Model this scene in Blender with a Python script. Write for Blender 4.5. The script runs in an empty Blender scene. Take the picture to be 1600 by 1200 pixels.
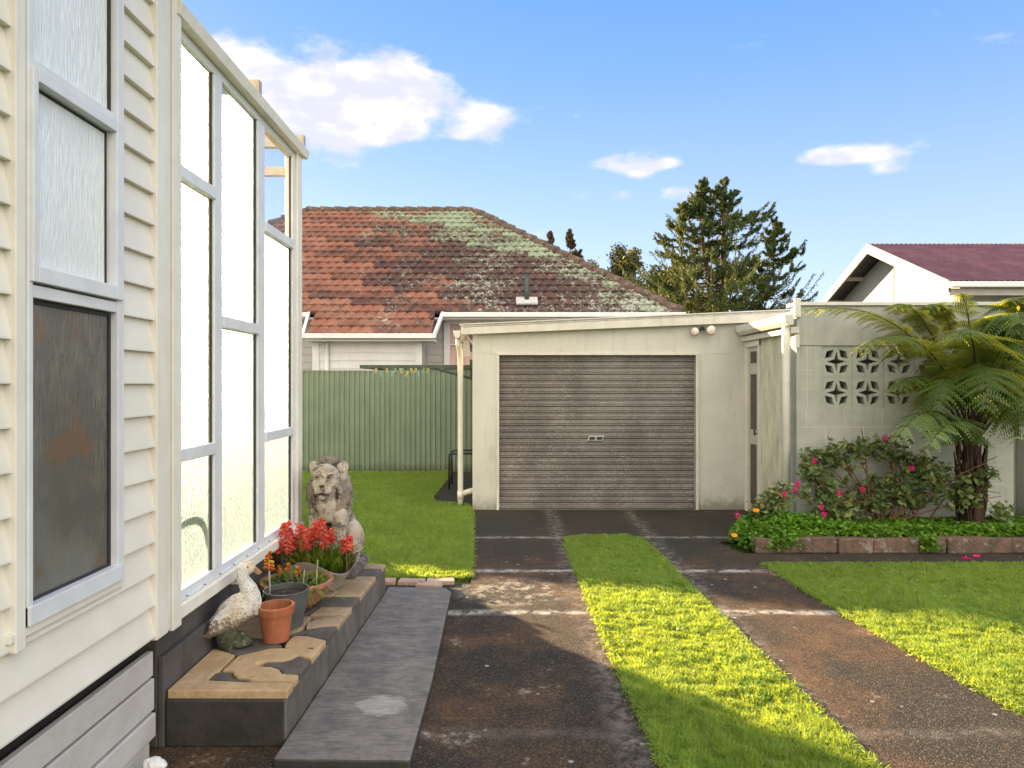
import bpy, math, random
import numpy as np
from mathutils import Vector, Matrix, noise as mnoise
from mathutils.geometry import tessellate_polygon
R = math.radians
random.seed(7); rng = np.random.default_rng(7)
sc = bpy.context.scene
# ------------------------------------------------------------------ camera, light, sky
F = 1067.0; H = 1.6
cam = bpy.data.objects.new('camera', bpy.data.cameras.new('camera'))
sc.collection.objects.link(cam); sc.camera = cam
cam.location = (0, 0, H); cam.rotation_euler = (R(90), 0, 0)
cam.data.sensor_width = 36; cam.data.lens = F/1600*36
cam.data.shift_x = 10/1600; cam.data.clip_start = .05; cam.data.clip_end = 2000
sc.view_settings.view_transform = 'Standard'; sc.view_settings.look = 'None'
sc.view_settings.gamma = 1; sc.view_settings.exposure = 2.18
SUN_AZ, SUN_EL = -42.0, 16.0            # azimuth from +Y towards +X
sd = Vector((math.sin(R(SUN_AZ))*math.cos(R(SUN_EL)), math.cos(R(SUN_AZ))*math.cos(R(SUN_EL)), math.sin(R(SUN_EL))))
sun = bpy.data.objects.new('sun', bpy.data.lights.new('sun', 'SUN'))
sc.collection.objects.link(sun)
sun.data.energy = 5.0; sun.data.angle = R(.6); sun.data.color = (1, .76, .46)
sun.rotation_euler = sd.to_track_quat('Z', 'Y').to_euler(); sun.location = (-6, 9, 8)

world = bpy.data.worlds.new('World'); sc.world = world; world.use_nodes = True
wt = world.node_tree; wt.nodes.clear()
def wn(t, **k):
    n = wt.nodes.new(t)
    for a, b in k.items(): setattr(n, a, b)
    return n
def wl(a, b): wt.links.new(a, b)
def wset(inp, v):
    if hasattr(v, 'links'): wl(v, inp)
    else: inp.default_value = v
def wm(op, a, b=0.0, c=0.0, clamp=False):
    n = wn('ShaderNodeMath', operation=op, use_clamp=clamp)
    for i, v in enumerate((a, b, c)): wset(n.inputs[i], v)
    return n.outputs[0]
def wsm(x, a, b):
    n = wn('ShaderNodeMapRange', interpolation_type='SMOOTHSTEP')
    for i, v in enumerate((x, a, b, 0.0, 1.0)): wset(n.inputs[i], v)
    return n.outputs[0]
def wmix(f, a, b):
    n = wn('ShaderNodeMix', data_type='RGBA')
    wset(n.inputs[0], f); wset(n.inputs[6], a); wset(n.inputs[7], b)
    return n.outputs[2]
sky = wn('ShaderNodeTexSky', sky_type='NISHITA'); sky.sun_disc = False
sky.sun_elevation = R(SUN_EL); sky.sun_rotation = R(SUN_AZ)
sky.air_density = 1.0; sky.dust_density = .25; sky.ozone_density = 2.2
tc = wn('ShaderNodeTexCoord'); sp = wn('ShaderNodeSeparateXYZ'); wl(tc.outputs['Generated'], sp.inputs[0])
dx, dy, dz = sp.outputs
az = wm('ARCTAN2', dx, dy)                                   # radians from +Y
el = wm('ARCSINE', dz)
nz = wn('ShaderNodeTexNoise'); nz.inputs['Scale'].default_value = 9; nz.inputs['Detail'].default_value = 9; nz.inputs['Roughness'].default_value = .58
mp = wn('ShaderNodeMapping'); mp.inputs['Scale'].default_value = (1, 1, 2.2); wl(tc.outputs['Generated'], mp.inputs[0]); wl(mp.outputs[0], nz.inputs[0])
nf = nz.outputs[0]
def px_dir(px, py):
    x, z = (px-790)/F, (600-py)/F
    return math.atan2(x, 1), math.atan2(z, math.hypot(1, x))
def cloud(px, py, rx, ry, amp=1.0):
    a, e = px_dir(px, py); ra, re = rx/F/(1+((px-790)/F)**2), ry/F*.85
    u = wm('DIVIDE', wm('SUBTRACT', az, a), ra); v = wm('DIVIDE', wm('SUBTRACT', el, e), re)
    d = wm('ADD', wm('MULTIPLY', u, u), wm('MULTIPLY', v, v))
    return wm('MULTIPLY', wm('EXPONENT', wm('MULTIPLY', d, -1.0)), amp)
tot = None
for c in [(430,170,95,60,1.1),(560,155,100,62,1.5),(370,110,60,50,.85),(630,135,60,42,1.2),(600,205,85,26,1.0),(760,182,58,22,.8),(715,208,45,14,.45),
          (950,256,54,19,.95),(1005,270,30,16,.8),(1045,254,24,10,.7),(975,306,22,10,.42),(1062,300,40,12,.42),
          (1290,247,52,15,.75),(1350,245,60,15,.6),(1385,265,48,12,.65),(1230,273,24,9,.42),(1600,248,26,9,.4),(250,190,140,90,.9)]:
    s = cloud(*c); tot = s if tot is None else wm('ADD', tot, s)
cm = wsm(wm('ADD', tot, wm('MULTIPLY', wm('SUBTRACT', nf, .5), 2.6)), .30, .95)
# unseen bright sky added behind the camera to fill the shaded fronts
nb = wn('ShaderNodeTexNoise'); nb.inputs['Scale'].default_value = 2.2; nb.inputs['Detail'].default_value = 5; wl(tc.outputs['Generated'], nb.inputs[0])
fill_sky = wsm(wm('ADD', wm('MULTIPLY', dy, -1.0), wm('MULTIPLY', wm('SUBTRACT', nb.outputs[0], .5), .5)), -.50, .55)
fill_sky = wm('MULTIPLY', fill_sky, wsm(dz, -.02, .06))
SKY = .050
hs = wn('ShaderNodeHueSaturation'); hs.inputs['Saturation'].default_value = 1.12; wl(sky.outputs[0], hs.inputs['Color'])
hs.inputs['Value'].default_value = 1.0
vm = wn('ShaderNodeVectorMath', operation='MULTIPLY'); wl(hs.outputs[0], vm.inputs[0]); vm.inputs[1].default_value = (1.80, 1.42, 1.70)
low = wsm(dz, .0, .42)
grad = wmix(wsm(dz, -.03, .54), (3.5, 4.25, 4.75, 1), (.75, 1.95, 4.6, 1))
c0 = wmix(.80, vm.outputs[0], grad)
nc = wn('ShaderNodeTexNoise'); nc.inputs['Scale'].default_value = 16; nc.inputs['Detail'].default_value = 7; wl(mp.outputs[0], nc.inputs[0])
cc = wmix(wsm(nc.outputs[0], .38, .62), (4.1, 4.0, 4.75, 1), (5.6, 5.25, 5.35, 1))
c1 = wmix(wm('MULTIPLY', cm, .85), c0, cc)
c2 = wmix(fill_sky, c1, (12.6, 11.9, 10.7, 1))
bg = wn('ShaderNodeBackground'); bg.inputs[1].default_value = SKY; wl(c2, bg.inputs[0])
out = wn('ShaderNodeOutputWorld'); wl(bg.outputs[0], out.inputs[0])
# a light ray bounces enough for the frosted glass and the leaves
sc.cycles.max_bounces = 8; sc.cycles.transparent_max_bounces = 12
sc.cycles.use_denoising = True
sc.cycles.sample_clamp_indirect = 8

# ------------------------------------------------------------------ materials
def P(px, py, Y): return Vector(((px-790)/F*Y, Y, H-(py-600)/F*Y))
def G(px, py, z=0.0):
    Y = F*(H-z)/(py-600); return Vector(((px-790)/F*Y, Y, z))
class NT:
    def __init__(s, name):
        s.m = bpy.data.materials.new(name); s.m.use_nodes = True; s.t = s.m.node_tree; s.t.nodes.clear()
        s.out = s.n('ShaderNodeOutputMaterial'); s.geo = s.n('ShaderNodeNewGeometry'); s.pos = s.geo.outputs['Position']
    def n(s, t, **k):
        x = s.t.nodes.new(t)
        for a, b in k.items(): setattr(x, a, b)
        return x
    def set(s, i, v):
        if hasattr(v, 'links'): s.t.links.new(v, i)
        else: i.default_value = v
    def noise(s, scale, detail=4, rough=.55, vec=None, sc3=None, dist=0):
        x = s.n('ShaderNodeTexNoise'); x.inputs['Scale'].default_value = scale; x.inputs['Detail'].default_value = detail
        x.inputs['Roughness'].default_value = rough; x.inputs['Distortion'].default_value = dist
        v = vec or s.pos
        if sc3:
            m = s.n('ShaderNodeMapping'); m.inputs['Scale'].default_value = sc3; s.t.links.new(v, m.inputs[0]); v = m.outputs[0]
        s.t.links.new(v, x.inputs['Vector']); return x.outputs[0]
    def vor(s, scale, feature='F1', vec=None, out=0, sc3=None):
        x = s.n('ShaderNodeTexVoronoi', feature=feature); x.inputs['Scale'].default_value = scale
        v = vec or s.pos
        if sc3:
            m = s.n('ShaderNodeMapping'); m.inputs['Scale'].default_value = sc3; s.t.links.new(v, m.inputs[0]); v = m.outputs[0]
        s.t.links.new(v, x.inputs['Vector']); return x.outputs[out]
    def math(s, op, a, b=0.0, c=0.0, clamp=False):
        x = s.n('ShaderNodeMath', operation=op, use_clamp=clamp)
        for i, v in enumerate((a, b, c)): s.set(x.inputs[i], v)
        return x.outputs[0]
    def sm(s, x_, a, b, lo=0.0, hi=1.0):
        x = s.n('ShaderNodeMapRange', interpolation_type='SMOOTHSTEP')
        for i, v in enumerate((x_, a, b, lo, hi)): s.set(x.inputs[i], v)
        return x.outputs[0]
    def mix(s, f, a, b):
        x = s.n('ShaderNodeMix', data_type='RGBA'); s.set(x.inputs[0], f)
        s.set(x.inputs[6], a if hasattr(a, 'links') else (*a[:3], 1)); s.set(x.inputs[7], b if hasattr(b, 'links') else (*b[:3], 1))
        return x.outputs[2]
    def xyz(s):
        x = s.n('ShaderNodeSeparateXYZ'); s.t.links.new(s.pos, x.inputs[0]); return x.outputs
    def attr(s, name='rnd'):
        x = s.n('ShaderNodeAttribute', attribute_name=name); return x.outputs['Fac']
    def bump(s, h, strength=.5, dist=.01):
        x = s.n('ShaderNodeBump'); x.inputs['Strength'].default_value = strength; x.inputs['Distance'].default_value = dist
        s.t.links.new(h, x.inputs['Height']); return x.outputs[0]
    def pbsdf(s, col, rough=.7, metal=0.0, normal=None, spec=.4, **k):
        x = s.n('ShaderNodeBsdfPrincipled')
        s.set(x.inputs['Base Color'], col if hasattr(col, 'links') else (*col[:3], 1))
        s.set(x.inputs['Roughness'], rough); s.set(x.inputs['Metallic'], metal); s.set(x.inputs['Specular IOR Level'], spec)
        if normal: s.t.links.new(normal, x.inputs['Normal'])
        for a, b in k.items(): s.set(x.inputs[a.replace('_', ' ')], b)
        return x.outputs[0]
    def done(s, sh): s.t.links.new(sh, s.out.inputs[0]); return s.m
def plain(name, c, c2=None, scale=6, rough=.6, bs=60, bst=.25, bd=.003, spot=None, spotamt=.6, metal=0, spec=.4, streak=None, sc3=None, foot=None):
    t = NT(name); col = t.mix(t.sm(t.noise(scale, 6, .6, sc3=sc3), .35, .65), c, c2 or [x*.85 for x in c])
    if streak:                       # weather runs: dirt stretched down the surface
        col = t.mix(t.sm(t.noise(5, 7, .65, sc3=(3, 3, .35)), .5, .8, 0, .7), col, streak)
    if foot:                         # splashed dirt and moss at the foot of the wall
        z = t.xyz()[2]; n = t.noise(9, 6, .75)
        col = t.mix(t.math('MULTIPLY', t.sm(t.math('ADD', z, t.math('MULTIPLY', t.math('SUBTRACT', n, .5), .35)), .20, .02), .75), col, foot)
        col = t.mix(t.sm(t.math('MULTIPLY', t.noise(14, 7, .8), t.noise(2.3, 4)), .345, .385, 0, .22), col, foot)
    if spot:
        col = t.mix(t.sm(t.math('MULTIPLY', t.noise(bs*.7, 4, .7), t.noise(scale*1.7, 3)), .30, .36, 0, spotamt), col, spot)
    nrm = t.bump(t.noise(bs, 5, .6), bst, bd)
    return t.done(t.pbsdf(col, rough, metal, nrm, spec))
M = {}
M['weatherboard'] = plain('weatherboard_paint', (.77,.73,.64), (.71,.67,.575), 3, .42, 30, .12, .003)
M['cream_trim'] = plain('cream_trim_paint', (.77,.735,.65), (.71,.67,.58), 4, .4, 25, .1, .003, streak=(.60,.52,.38))
M['grey_board'] = plain('grey_board_paint', (.52,.49,.45), (.45,.42,.39), 5, .6, 60, .5, .006, spot=(.5,.5,.48))
M['alu'] = plain('window_aluminium_paint', (.69,.70,.71), (.62,.63,.64), 6, .35, 90, .05, .001)
M['seal'] = plain('dark_rubber_seal', (.03,.03,.035), None, 8, .6)
M['plinth'] = plain('dark_plinth_paint', (.062,.056,.052), (.095,.087,.08), 4, .6, 40, .5, .006, streak=(.12,.12,.12))
def step_paint():
    t = NT('black_step_paint'); col = t.mix(t.sm(t.noise(5, 6, .65), .35, .65), (.026,.023,.021), (.048,.042,.038))
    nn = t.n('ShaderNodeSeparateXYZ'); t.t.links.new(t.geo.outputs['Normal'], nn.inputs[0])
    side = t.sm(nn.outputs[0], .4, .7)                       # long riser mottled and painted lighter for the light it catches
    riser_lit = t.mix(t.sm(t.noise(3.5, 7, .7, sc3=(2,2,.8)), .35, .70), (.085,.076,.066), (.17,.152,.133))
    col = t.mix(side, col, riser_lit)
    col = t.mix(t.sm(t.noise(3, 7, .75, sc3=(2,2,.9)), .60, .78, 0, .25), col, (.16,.145,.13))
    return t.done(t.pbsdf(col, .55, 0, t.bump(t.noise(40, 5, .65), .5, .006), .4))
M['step_dark'] = None
M['dark_void'] = plain('dark_underfloor', (.02,.018,.015), None, 8, .9)
M['garage_wall'] = plain('garage_wall_paint', (.50,.49,.435), (.455,.447,.39), 2.2, .6, 40, .25, .004, streak=(.36,.365,.30), foot=(.16,.165,.11))
M['garage_trim'] = plain('garage_trim_paint', (.56,.535,.465), (.50,.475,.40), 5, .5, 40, .2, .003, streak=(.38,.36,.29))
M['pipe_paint'] = plain('downpipe_paint', (.68,.66,.58), (.62,.60,.51), 6, .35, 40, .1, .002, streak=(.5,.46,.36))
M['block_paint'] = plain('block_wall_paint', (.37,.375,.33), (.31,.318,.275), 3.2, .75, 110, .6, .006, streak=(.25,.26,.21), foot=(.15,.16,.11))
M['corr_side'] = plain('weathered_corrugated_paint', (.48,.455,.34), (.34,.33,.245), 9, .6, 60, .3, .003, streak=(.22,.215,.15), sc3=(1,1,.3))
M['fence'] = plain('green_steel_paint', (.185,.235,.165), (.165,.21,.145), 3, .45, 60, .08, .002, streak=(.12,.14,.09), foot=(.08,.09,.05))
M['white_paint'] = plain('neighbour_white_paint', (.68,.67,.66), (.62,.61,.60), 4, .45, 30, .1, .002)
M['grey_wall'] = plain('neighbour_grey_paint', (.47,.455,.44), (.43,.415,.40), 4, .5, 30, .1, .002)
M['gable_white'] = plain('gable_white_paint', (.30,.295,.29), (.27,.265,.26), 3, .6, 30, .15, .003)
M['barge'] = plain('weathered_barge_paint', (.42,.38,.33), (.36,.32,.27), 8, .6, 30, .3, .003, streak=(.24,.21,.17))
M['soil'] = plain('dark_soil', (.03,.02,.013), (.05,.035,.022), 20, .95, 80, 1, .02)
M['terracotta'] = plain('terracotta', (.36,.115,.048), (.30,.095,.04), 9, .7, 90, .2, .002, streak=(.50,.25,.15))
M['terracotta_bowl'] = plain('terracotta_plastic', (.40,.165,.10), (.36,.145,.09), 6, .5, 60, .1, .001)
M['grey_pot'] = plain('grey_green_plastic', (.095,.10,.098), (.075,.08,.078), 5, .45, 50, .15, .002)
M['mauve_pot'] = plain('mauve_plastic', (.40,.31,.32), (.36,.28,.29), 5, .4, 50, .08, .001)
M['brick'] = plain('old_brick', (.17,.095,.065), (.085,.06,.042), 7, .85, 45, 1, .014, spot=(.26,.25,.20), streak=(.05,.06,.03))
M['pink_paver'] = plain('pinkish_paver', (.42,.28,.21), (.34,.24,.18), 9, .85, 60, .6, .006, spot=(.5,.48,.42))
M['dark_metal'] = plain('black_steel_tube', (.03,.03,.03), None, 6, .5)
M['dark_green'] = plain('dark_green_steel', (.03,.05,.035), (.05,.075,.055), 6, .45)
M['hose'] = plain('green_hose_plastic', (.02,.16,.06), None, 6, .4)
M['bark'] = plain('conifer_bark', (.10,.065,.04), (.06,.04,.028), 14, .9, 50, 1, .02)
M['fern_trunk'] = plain('fern_trunk_fibre', (.045,.024,.016), (.08,.042,.026), 30, .95, 80, 1, .02, sc3=(1,1,.2))
M['stipe'] = plain('frond_stalk', (.045,.026,.018), (.08,.05,.03), 14, .7, 60, .5, .004)
M['twig'] = plain('shrub_twig', (.16,.07,.04), (.11,.06,.03), 14, .8)
M['brown_door'] = plain('side_door_paint', (.40,.36,.31), (.34,.31,.27), 9, .6)
M['door_panel'] = plain('side_door_glass', (.035,.018,.012), None, 9, .2)
M['lead'] = plain('lead_flashing', (.50,.50,.47), (.38,.37,.34), 12, .7, 60, .5, .004, streak=(.3,.16,.1))
M['far_barge'] = plain('maroon_house_barge', (.27,.24,.205), (.22,.195,.16), 8, .6, 30, .3, .003, streak=(.15,.13,.10))
M['ridge'] = plain('ridge_tile', (.15,.085,.06), (.09,.065,.05), 6, .9, 50, .6, .01, spot=(.32,.34,.24), spotamt=.5)
M['duck_beak'] = plain('duck_bill_paint', (.42,.22,.09), (.26,.14,.07), 40, .7, 90, .3, .002)
M['mossy_base'] = plain('mossy_duck_base', (.07,.085,.04), (.03,.03,.02), 22, .85, 90, .6, .004, spot=(.3,.28,.2))
M['eye_dark'] = plain('eye_hollow', (.03,.025,.02), None, 8, .6)
M['lamp_shell'] = plain('chrome_lamp_shell', (.55,.53,.50), (.45,.43,.40), 8, .25, 60, .1, .002, metal=.7)
M['peg'] = plain('peg_plastic', (.25,.55,.40), None, 8, .4)
M['peg2'] = plain('yellow_peg_plastic', (.75,.6,.15), None, 8, .4)
M['handle'] = plain('black_handle', (.02,.02,.02), None, 8, .4)
M['handle_steel'] = plain('bare_steel', (.5,.5,.48), None, 8, .3, metal=.8)
M['curtain'] = plain('neighbour_curtain', (.52,.34,.30), (.60,.44,.38), 12, .8, sc3=(1,1,.2))
M['white_ornament'] = plain('white_ornament', (.78,.78,.76), (.6,.6,.58), 20, .8, 80, .8, .006)

def leafmat(name, a, b, c=None, trans=.45, rough=.5, tcol=None, tmix=.65):
    t = NT(name); r = t.attr('rnd')
    col = t.mix(r, a, b)
    if c: col = t.mix(t.sm(r, .88, .97), col, c)
    col = t.mix(t.sm(t.noise(1.3, 3), .35, .7, 0, .35), col, [x*.55 for x in a])
    p = t.pbsdf(col, rough, 0, None, .35)
    tr = t.n('ShaderNodeBsdfTranslucent')
    if tcol: t.set(tr.inputs[0], t.mix(tmix, col, tcol))
    else: t.set(tr.inputs[0], col)
    mx = t.n('ShaderNodeMixShader'); mx.inputs[0].default_value = trans
    t.t.links.new(p, mx.inputs[1]); t.t.links.new(tr.outputs[0], mx.inputs[2])
    return t.done(mx.outputs[0])
M['grass'] = leafmat('grass_blade', (.11,.205,.048), (.24,.36,.085), (.32,.33,.10), .5, .55, (.72,.79,.045), .68)
M['fern'] = leafmat('fern_frond', (.055,.115,.028), (.115,.185,.045), None, .5, .5, (.85,.72,.03), .42)
M['fern_light'] = leafmat('young_fern_frond', (.20,.30,.09), (.27,.37,.12), None, .4, .5)
M['shrub'] = leafmat('shrub_leaf', (.11,.16,.055), (.23,.28,.10), (.45,.36,.07), .4)
M['cover'] = leafmat('cover_leaf', (.10,.23,.02), (.20,.38,.035), (.28,.40,.06), .45)
M['conifer'] = leafmat('conifer_needles', (.030,.066,.020), (.072,.120,.032), (.20,.20,.03), .25, .6, (.3,.27,.03))
M['roundtree'] = leafmat('round_tree_leaf', (.045,.07,.02), (.09,.11,.025), (.16,.12,.04), .3, .6, (.35,.26,.05))
M['russet'] = leafmat('russet_leaf', (.13,.075,.035), (.10,.10,.035), None, .3, .6)
M['strap'] = leafmat('strap_leaf', (.05,.12,.02), (.11,.19,.03), (.30,.32,.05), .5, .4, (.45,.5,.03))
M['succulent'] = leafmat('succulent_leaf', (.10,.17,.03), (.17,.24,.05), (.36,.36,.08), .35, .4, (.5,.5,.05))
M['red_flower'] = leafmat('coral_flower', (.75,.06,.035), (.92,.30,.20), (.9,.45,.35), .45, .5, (.9,.12,.05))
M['orange_flower'] = leafmat('orange_flower', (.75,.25,.02), (.45,.05,.02), (.85,.6,.05), .4)
M['pink_flower'] = leafmat('pink_flower', (.62,.015,.12), (.75,.04,.25), None, .35)
M['marigold'] = leafmat('marigold', (.85,.28,.01), (.9,.4,.02), None, .3)
M['stalk'] = leafmat('flower_stalk', (.30,.16,.08), (.22,.20,.07), None, .2)
M['pale_stalk'] = leafmat('pale_stalk', (.55,.52,.38), (.6,.55,.4), None, .3)

# concrete / asphalt drive: dark, mossy brown, pale lichen, joints filled with pale grit
def drive_material():
    t = NT('old_concrete_drive'); x, y, z = t.xyz()
    base = t.mix(t.sm(t.noise(1.1, 7, .66), .40, .70), (.034,.029,.024), (.150,.074,.031))
    base = t.mix(t.sm(t.noise(6, 6, .7), .42, .72, 0, .55), base, (.018,.016,.015))
    agg = t.vor(150, 'F1', out=1); sepc = t.n('ShaderNodeSeparateColor'); t.t.links.new(agg, sepc.inputs[0])
    base = t.mix(t.sm(sepc.outputs[0], .70, 1.0, 0, .5), base, (.22,.155,.10))
    base = t.mix(t.sm(sepc.outputs[1], .5, 1.0, 0, .75), base, (.010,.009,.008))
    moss = t.sm(t.math('ADD', t.noise(2.6, 7, .75), t.math('MULTIPLY', t.noise(45, 3, .6), .12)), .64, .76, 0, .55); base = t.mix(moss, base, (.03,.033,.012))
    lich = t.sm(t.math('ADD', t.noise(2.2, 8, .72), t.math('MULTIPLY', t.noise(30, 4, .7), .35)), .77, .90, 0, .75)
    base = t.mix(lich, base, (.38,.355,.31))
    # scattered small pale spots
    v = t.vor(9, 'F1'); base = t.mix(t.math('MULTIPLY', t.sm(v, .16, .05), t.sm(t.noise(4, 2), .52, .6, 0, .8)), base, (.50,.48,.44))
    far_dark = t.math('MULTIPLY', t.sm(t.math('ADD', y, t.math('MULTIPLY', t.noise(2, 5, .6), 1.2)), 6.3, 7.4), .8); base = t.mix(far_dark, base, (.030,.028,.020))  # darker mix over the far end, towards the garage door
    for yy, amt in ((5.83, .8), (4.77, .8), (7.11, .45), (3.12, .12)):
        d = t.math('ABSOLUTE', t.math('SUBTRACT', t.math('ADD', y, t.math('MULTIPLY', t.math('SUBTRACT', t.noise(4, 5, .7), .5), .12)), yy))
        d2 = t.math('MULTIPLY', t.sm(d, .075, .0), t.sm(t.noise(9, 6, .75), .38, .60, 0, amt))
        base = t.mix(d2, base, (.50,.47,.42))
    # worn paler patch between the joints
    px_ = t.math('MULTIPLY', t.math('SUBTRACT', x, .05), 1.9); py_ = t.math('MULTIPLY', t.math('SUBTRACT', y, 5.25), 2.2)
    d = t.math('ADD', t.math('MULTIPLY', px_, px_), t.math('MULTIPLY', py_, py_))
    base = t.mix(t.math('MULTIPLY', t.sm(d, 1.0, .0), t.sm(t.noise(7, 8, .75), .47, .60, 0, .7)), base, (.42,.37,.30))
    # crumbled pale edges along the grass strip
    e = t.math('MINIMUM', t.math('ABSOLUTE', t.math('SUBTRACT', x, 1.52)), t.math('ABSOLUTE', t.math('SUBTRACT', x, .56)))
    base = t.mix(t.math('MULTIPLY', t.sm(e, .14, .0), t.sm(t.noise(12, 6, .7), .42, .62, 0, .55)), base, (.26,.22,.18))
    h = t.math('ADD', t.math('MULTIPLY', t.vor(150), -.6), t.math('MULTIPLY', t.noise(25, 6, .7), 1.1))
    return t.done(t.pbsdf(base, .88, 0, t.bump(h, .9, .012), .3))
M['drive'] = drive_material()
def slab_material():
    t = NT('smooth_grey_slab'); x, y, z = t.xyz()
    col = t.mix(t.sm(t.noise(8, 8, .75, sc3=(1,1.4,1)), .30, .72), (.115,.103,.090), (.235,.21,.182))
    col = t.mix(t.sm(t.noise(14, 6, .7, sc3=(.5,2,1)), .55, .72, 0, .5), col, (.085,.076,.068))
    a = t.math('DIVIDE', t.math('SUBTRACT', x, -.60), .125); b = t.math('DIVIDE', t.math('SUBTRACT', y, 3.32), .11)
    d = t.math('ADD', t.math('ADD', t.math('MULTIPLY', a, a), t.math('MULTIPLY', b, b)), t.math('MULTIPLY', t.math('SUBTRACT', t.noise(11, 8, .85, sc3=(.5,1.6,1)), .5), 5.0))
    col = t.mix(t.sm(d, 1.15, .55, 0, .65), col, (.42,.40,.37))
    col = t.mix(t.sm(t.noise(60, 3, .6), .66, .72, 0, .5), col, (.3,.3,.28))
    col = t.mix(t.sm(t.noise(22, 7, .8, sc3=(.35,2.2,1)), .45, .62, 0, .45), col, (.05,.045,.04))
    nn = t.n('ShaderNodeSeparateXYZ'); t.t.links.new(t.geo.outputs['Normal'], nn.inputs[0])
    col = t.mix(t.sm(t.math('ABSOLUTE', nn.outputs[2]), .6, .3, 0, .85), col, (.022,.022,.017))     # upright faces painted dark, their shade put into the colour
    return t.done(t.pbsdf(col, .65, 0, t.bump(t.noise(35, 6, .7), .6, .008), .4))
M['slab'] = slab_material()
M['step_dark'] = step_paint()
def lawn_soil():
    t = NT('lawn_thatch'); col = t.mix(t.noise(9, 5), (.06,.095,.02), (.09,.13,.03))
    col = t.mix(t.sm(t.noise(40, 4), .5, .7, 0, .5), col, (.03,.022,.01))
    return t.done(t.pbsdf(col, .95, 0, t.bump(t.noise(60, 4), 1, .02), .2))
M['lawn'] = lawn_soil()
def stone_mat(name, a, b, dark):
    t = NT(name); col = t.mix(t.sm(t.noise(7, 6, .65), .35, .68), a, b)
    col = t.mix(t.sm(t.noise(26, 6, .75), .52, .68, 0, .6), col, dark)
    return t.done(t.pbsdf(col, .8, 0, t.bump(t.noise(50, 6, .7), .8, .008), .3))
M['tan_stone'] = stone_mat('tan_crazy_paving', (.42,.28,.15), (.52,.37,.21), (.26,.17,.09))
M['grey_stone'] = stone_mat('slate_crazy_paving', (.082,.072,.062), (.125,.110,.095), (.15,.11,.08))
M['tan_step'] = stone_mat('weathered_tan_paving', (.30,.22,.14), (.40,.29,.18), (.11,.085,.06))
def statue(name, base, mid, dark, orange, vs):
    t = NT(name)
    col = t.mix(t.sm(t.noise(9, 6, .7), .38, .62), base, mid)
    col = t.mix(t.sm(t.math('ADD', t.noise(7, 5, .7), t.math('MULTIPLY', t.noise(vs, 6, .75), .5)), .74, .86, 0, .85), col, dark)
    col = t.mix(t.sm(t.noise(5, 4, .6), .58, .74, 0, .5), col, orange)
    return t.done(t.pbsdf(col, .9, 0, t.bump(t.noise(vs, 6, .75), 1, .008), .2))
M['lion'] = statue('weathered_cast_stone', (.50,.44,.36), (.40,.34,.27), (.09,.075,.07), (.42,.27,.15), 60)
M['lion_mane'] = statue('mane_stone', (.36,.30,.24), (.20,.165,.14), (.055,.045,.043), (.33,.20,.11), 60)
M['lion_plinth'] = statue('plinth_stone', (.24,.22,.20), (.17,.15,.14), (.06,.05,.05), (.2,.14,.1), 50)
def duck_mat():
    t = NT('flaking_duck_paint'); x, y, z = t.xyz()
    cr = t.math('ADD', t.vor(120, 'DISTANCE_TO_EDGE'), t.math('MULTIPLY', t.math('SUBTRACT', t.noise(90, 4, .7), .5), .35)); n = t.noise(8, 5, .7)
    low = t.sm(t.math('ADD', z, t.math('MULTIPLY', t.math('SUBTRACT', n, .5), .16)), .47, .33)
    col = t.mix(t.sm(t.noise(6, 5, .6), .40, .66), (.72,.70,.66), (.58,.48,.34))
    crack = t.math('MULTIPLY', t.sm(cr, .10, .02), t.sm(n, .38, .55))
    col = t.mix(t.math('MULTIPLY', crack, .8), col, (.10,.07,.05))
    flake = t.sm(t.math('ADD', t.noise(60, 6, .8), t.math('MULTIPLY', low, .24)), .585, .64)
    col = t.mix(flake, col, (.16,.12,.09))
    return t.done(t.pbsdf(col, .75, 0, t.bump(t.math('ADD', cr, t.noise(60, 4)), .7, .004), .3))
M['duck'] = duck_mat()
def tile_mat():
    t = NT('lichened_clay_tiles'); x, y, z = t.xyz(); r = t.attr('rnd')
    n1 = t.noise(.5, 5, .65); n2 = t.noise(4, 6, .8); n3 = t.noise(9, 6, .85)
    col = t.mix(r, (.27,.11,.068), (.155,.07,.05))
    col = t.mix(t.sm(t.noise(2, 4), .42, .62, 0, .6), col, (.33,.165,.11))
    xb = t.math('MULTIPLY', t.math('ADD', x, 3.0), .05)
    dk = t.math('ADD', t.math('ADD', t.math('MULTIPLY', n1, .75), t.math('MULTIPLY', n2, .75)), t.math('MULTIPLY', xb, 1.25))
    dk = t.math('ADD', dk, t.math('MULTIPLY', t.math('SUBTRACT', r, .5), .16))
    zz = t.math('ABSOLUTE', t.math('SUBTRACT', z, 4.9)); dk = t.math('SUBTRACT', dk, t.math('MULTIPLY', zz, .07))
    col = t.mix(t.sm(dk, .60, .80, 0, .88), col, (.055,.035,.032))
    up = t.math('MULTIPLY', t.math('SUBTRACT', z, 5.0), .10)
    li = t.math('ADD', t.math('ADD', t.math('MULTIPLY', n3, .95), t.math('MULTIPLY', n1, .45)), t.math('ADD', up, t.math('MULTIPLY', xb, .95)))
    li = t.math('ADD', li, t.math('MULTIPLY', t.math('SUBTRACT', r, .5), .12))
    col = t.mix(t.sm(li, .84, .92, 0, .9), col, (.29,.34,.21))
    lw = t.sm(t.math('ADD', t.math('ADD', t.noise(8, 7, .9), t.math('MULTIPLY', t.noise(.9, 3), .35)), t.math('MULTIPLY', xb, .25)), .765, .815, 0, .9)
    col = t.mix(lw, col, (.44,.45,.36))
    return t.done(t.pbsdf(col, .9, 0, t.bump(t.noise(40, 5, .7), .5, .01), .2))
M['tiles'] = tile_mat()
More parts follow.
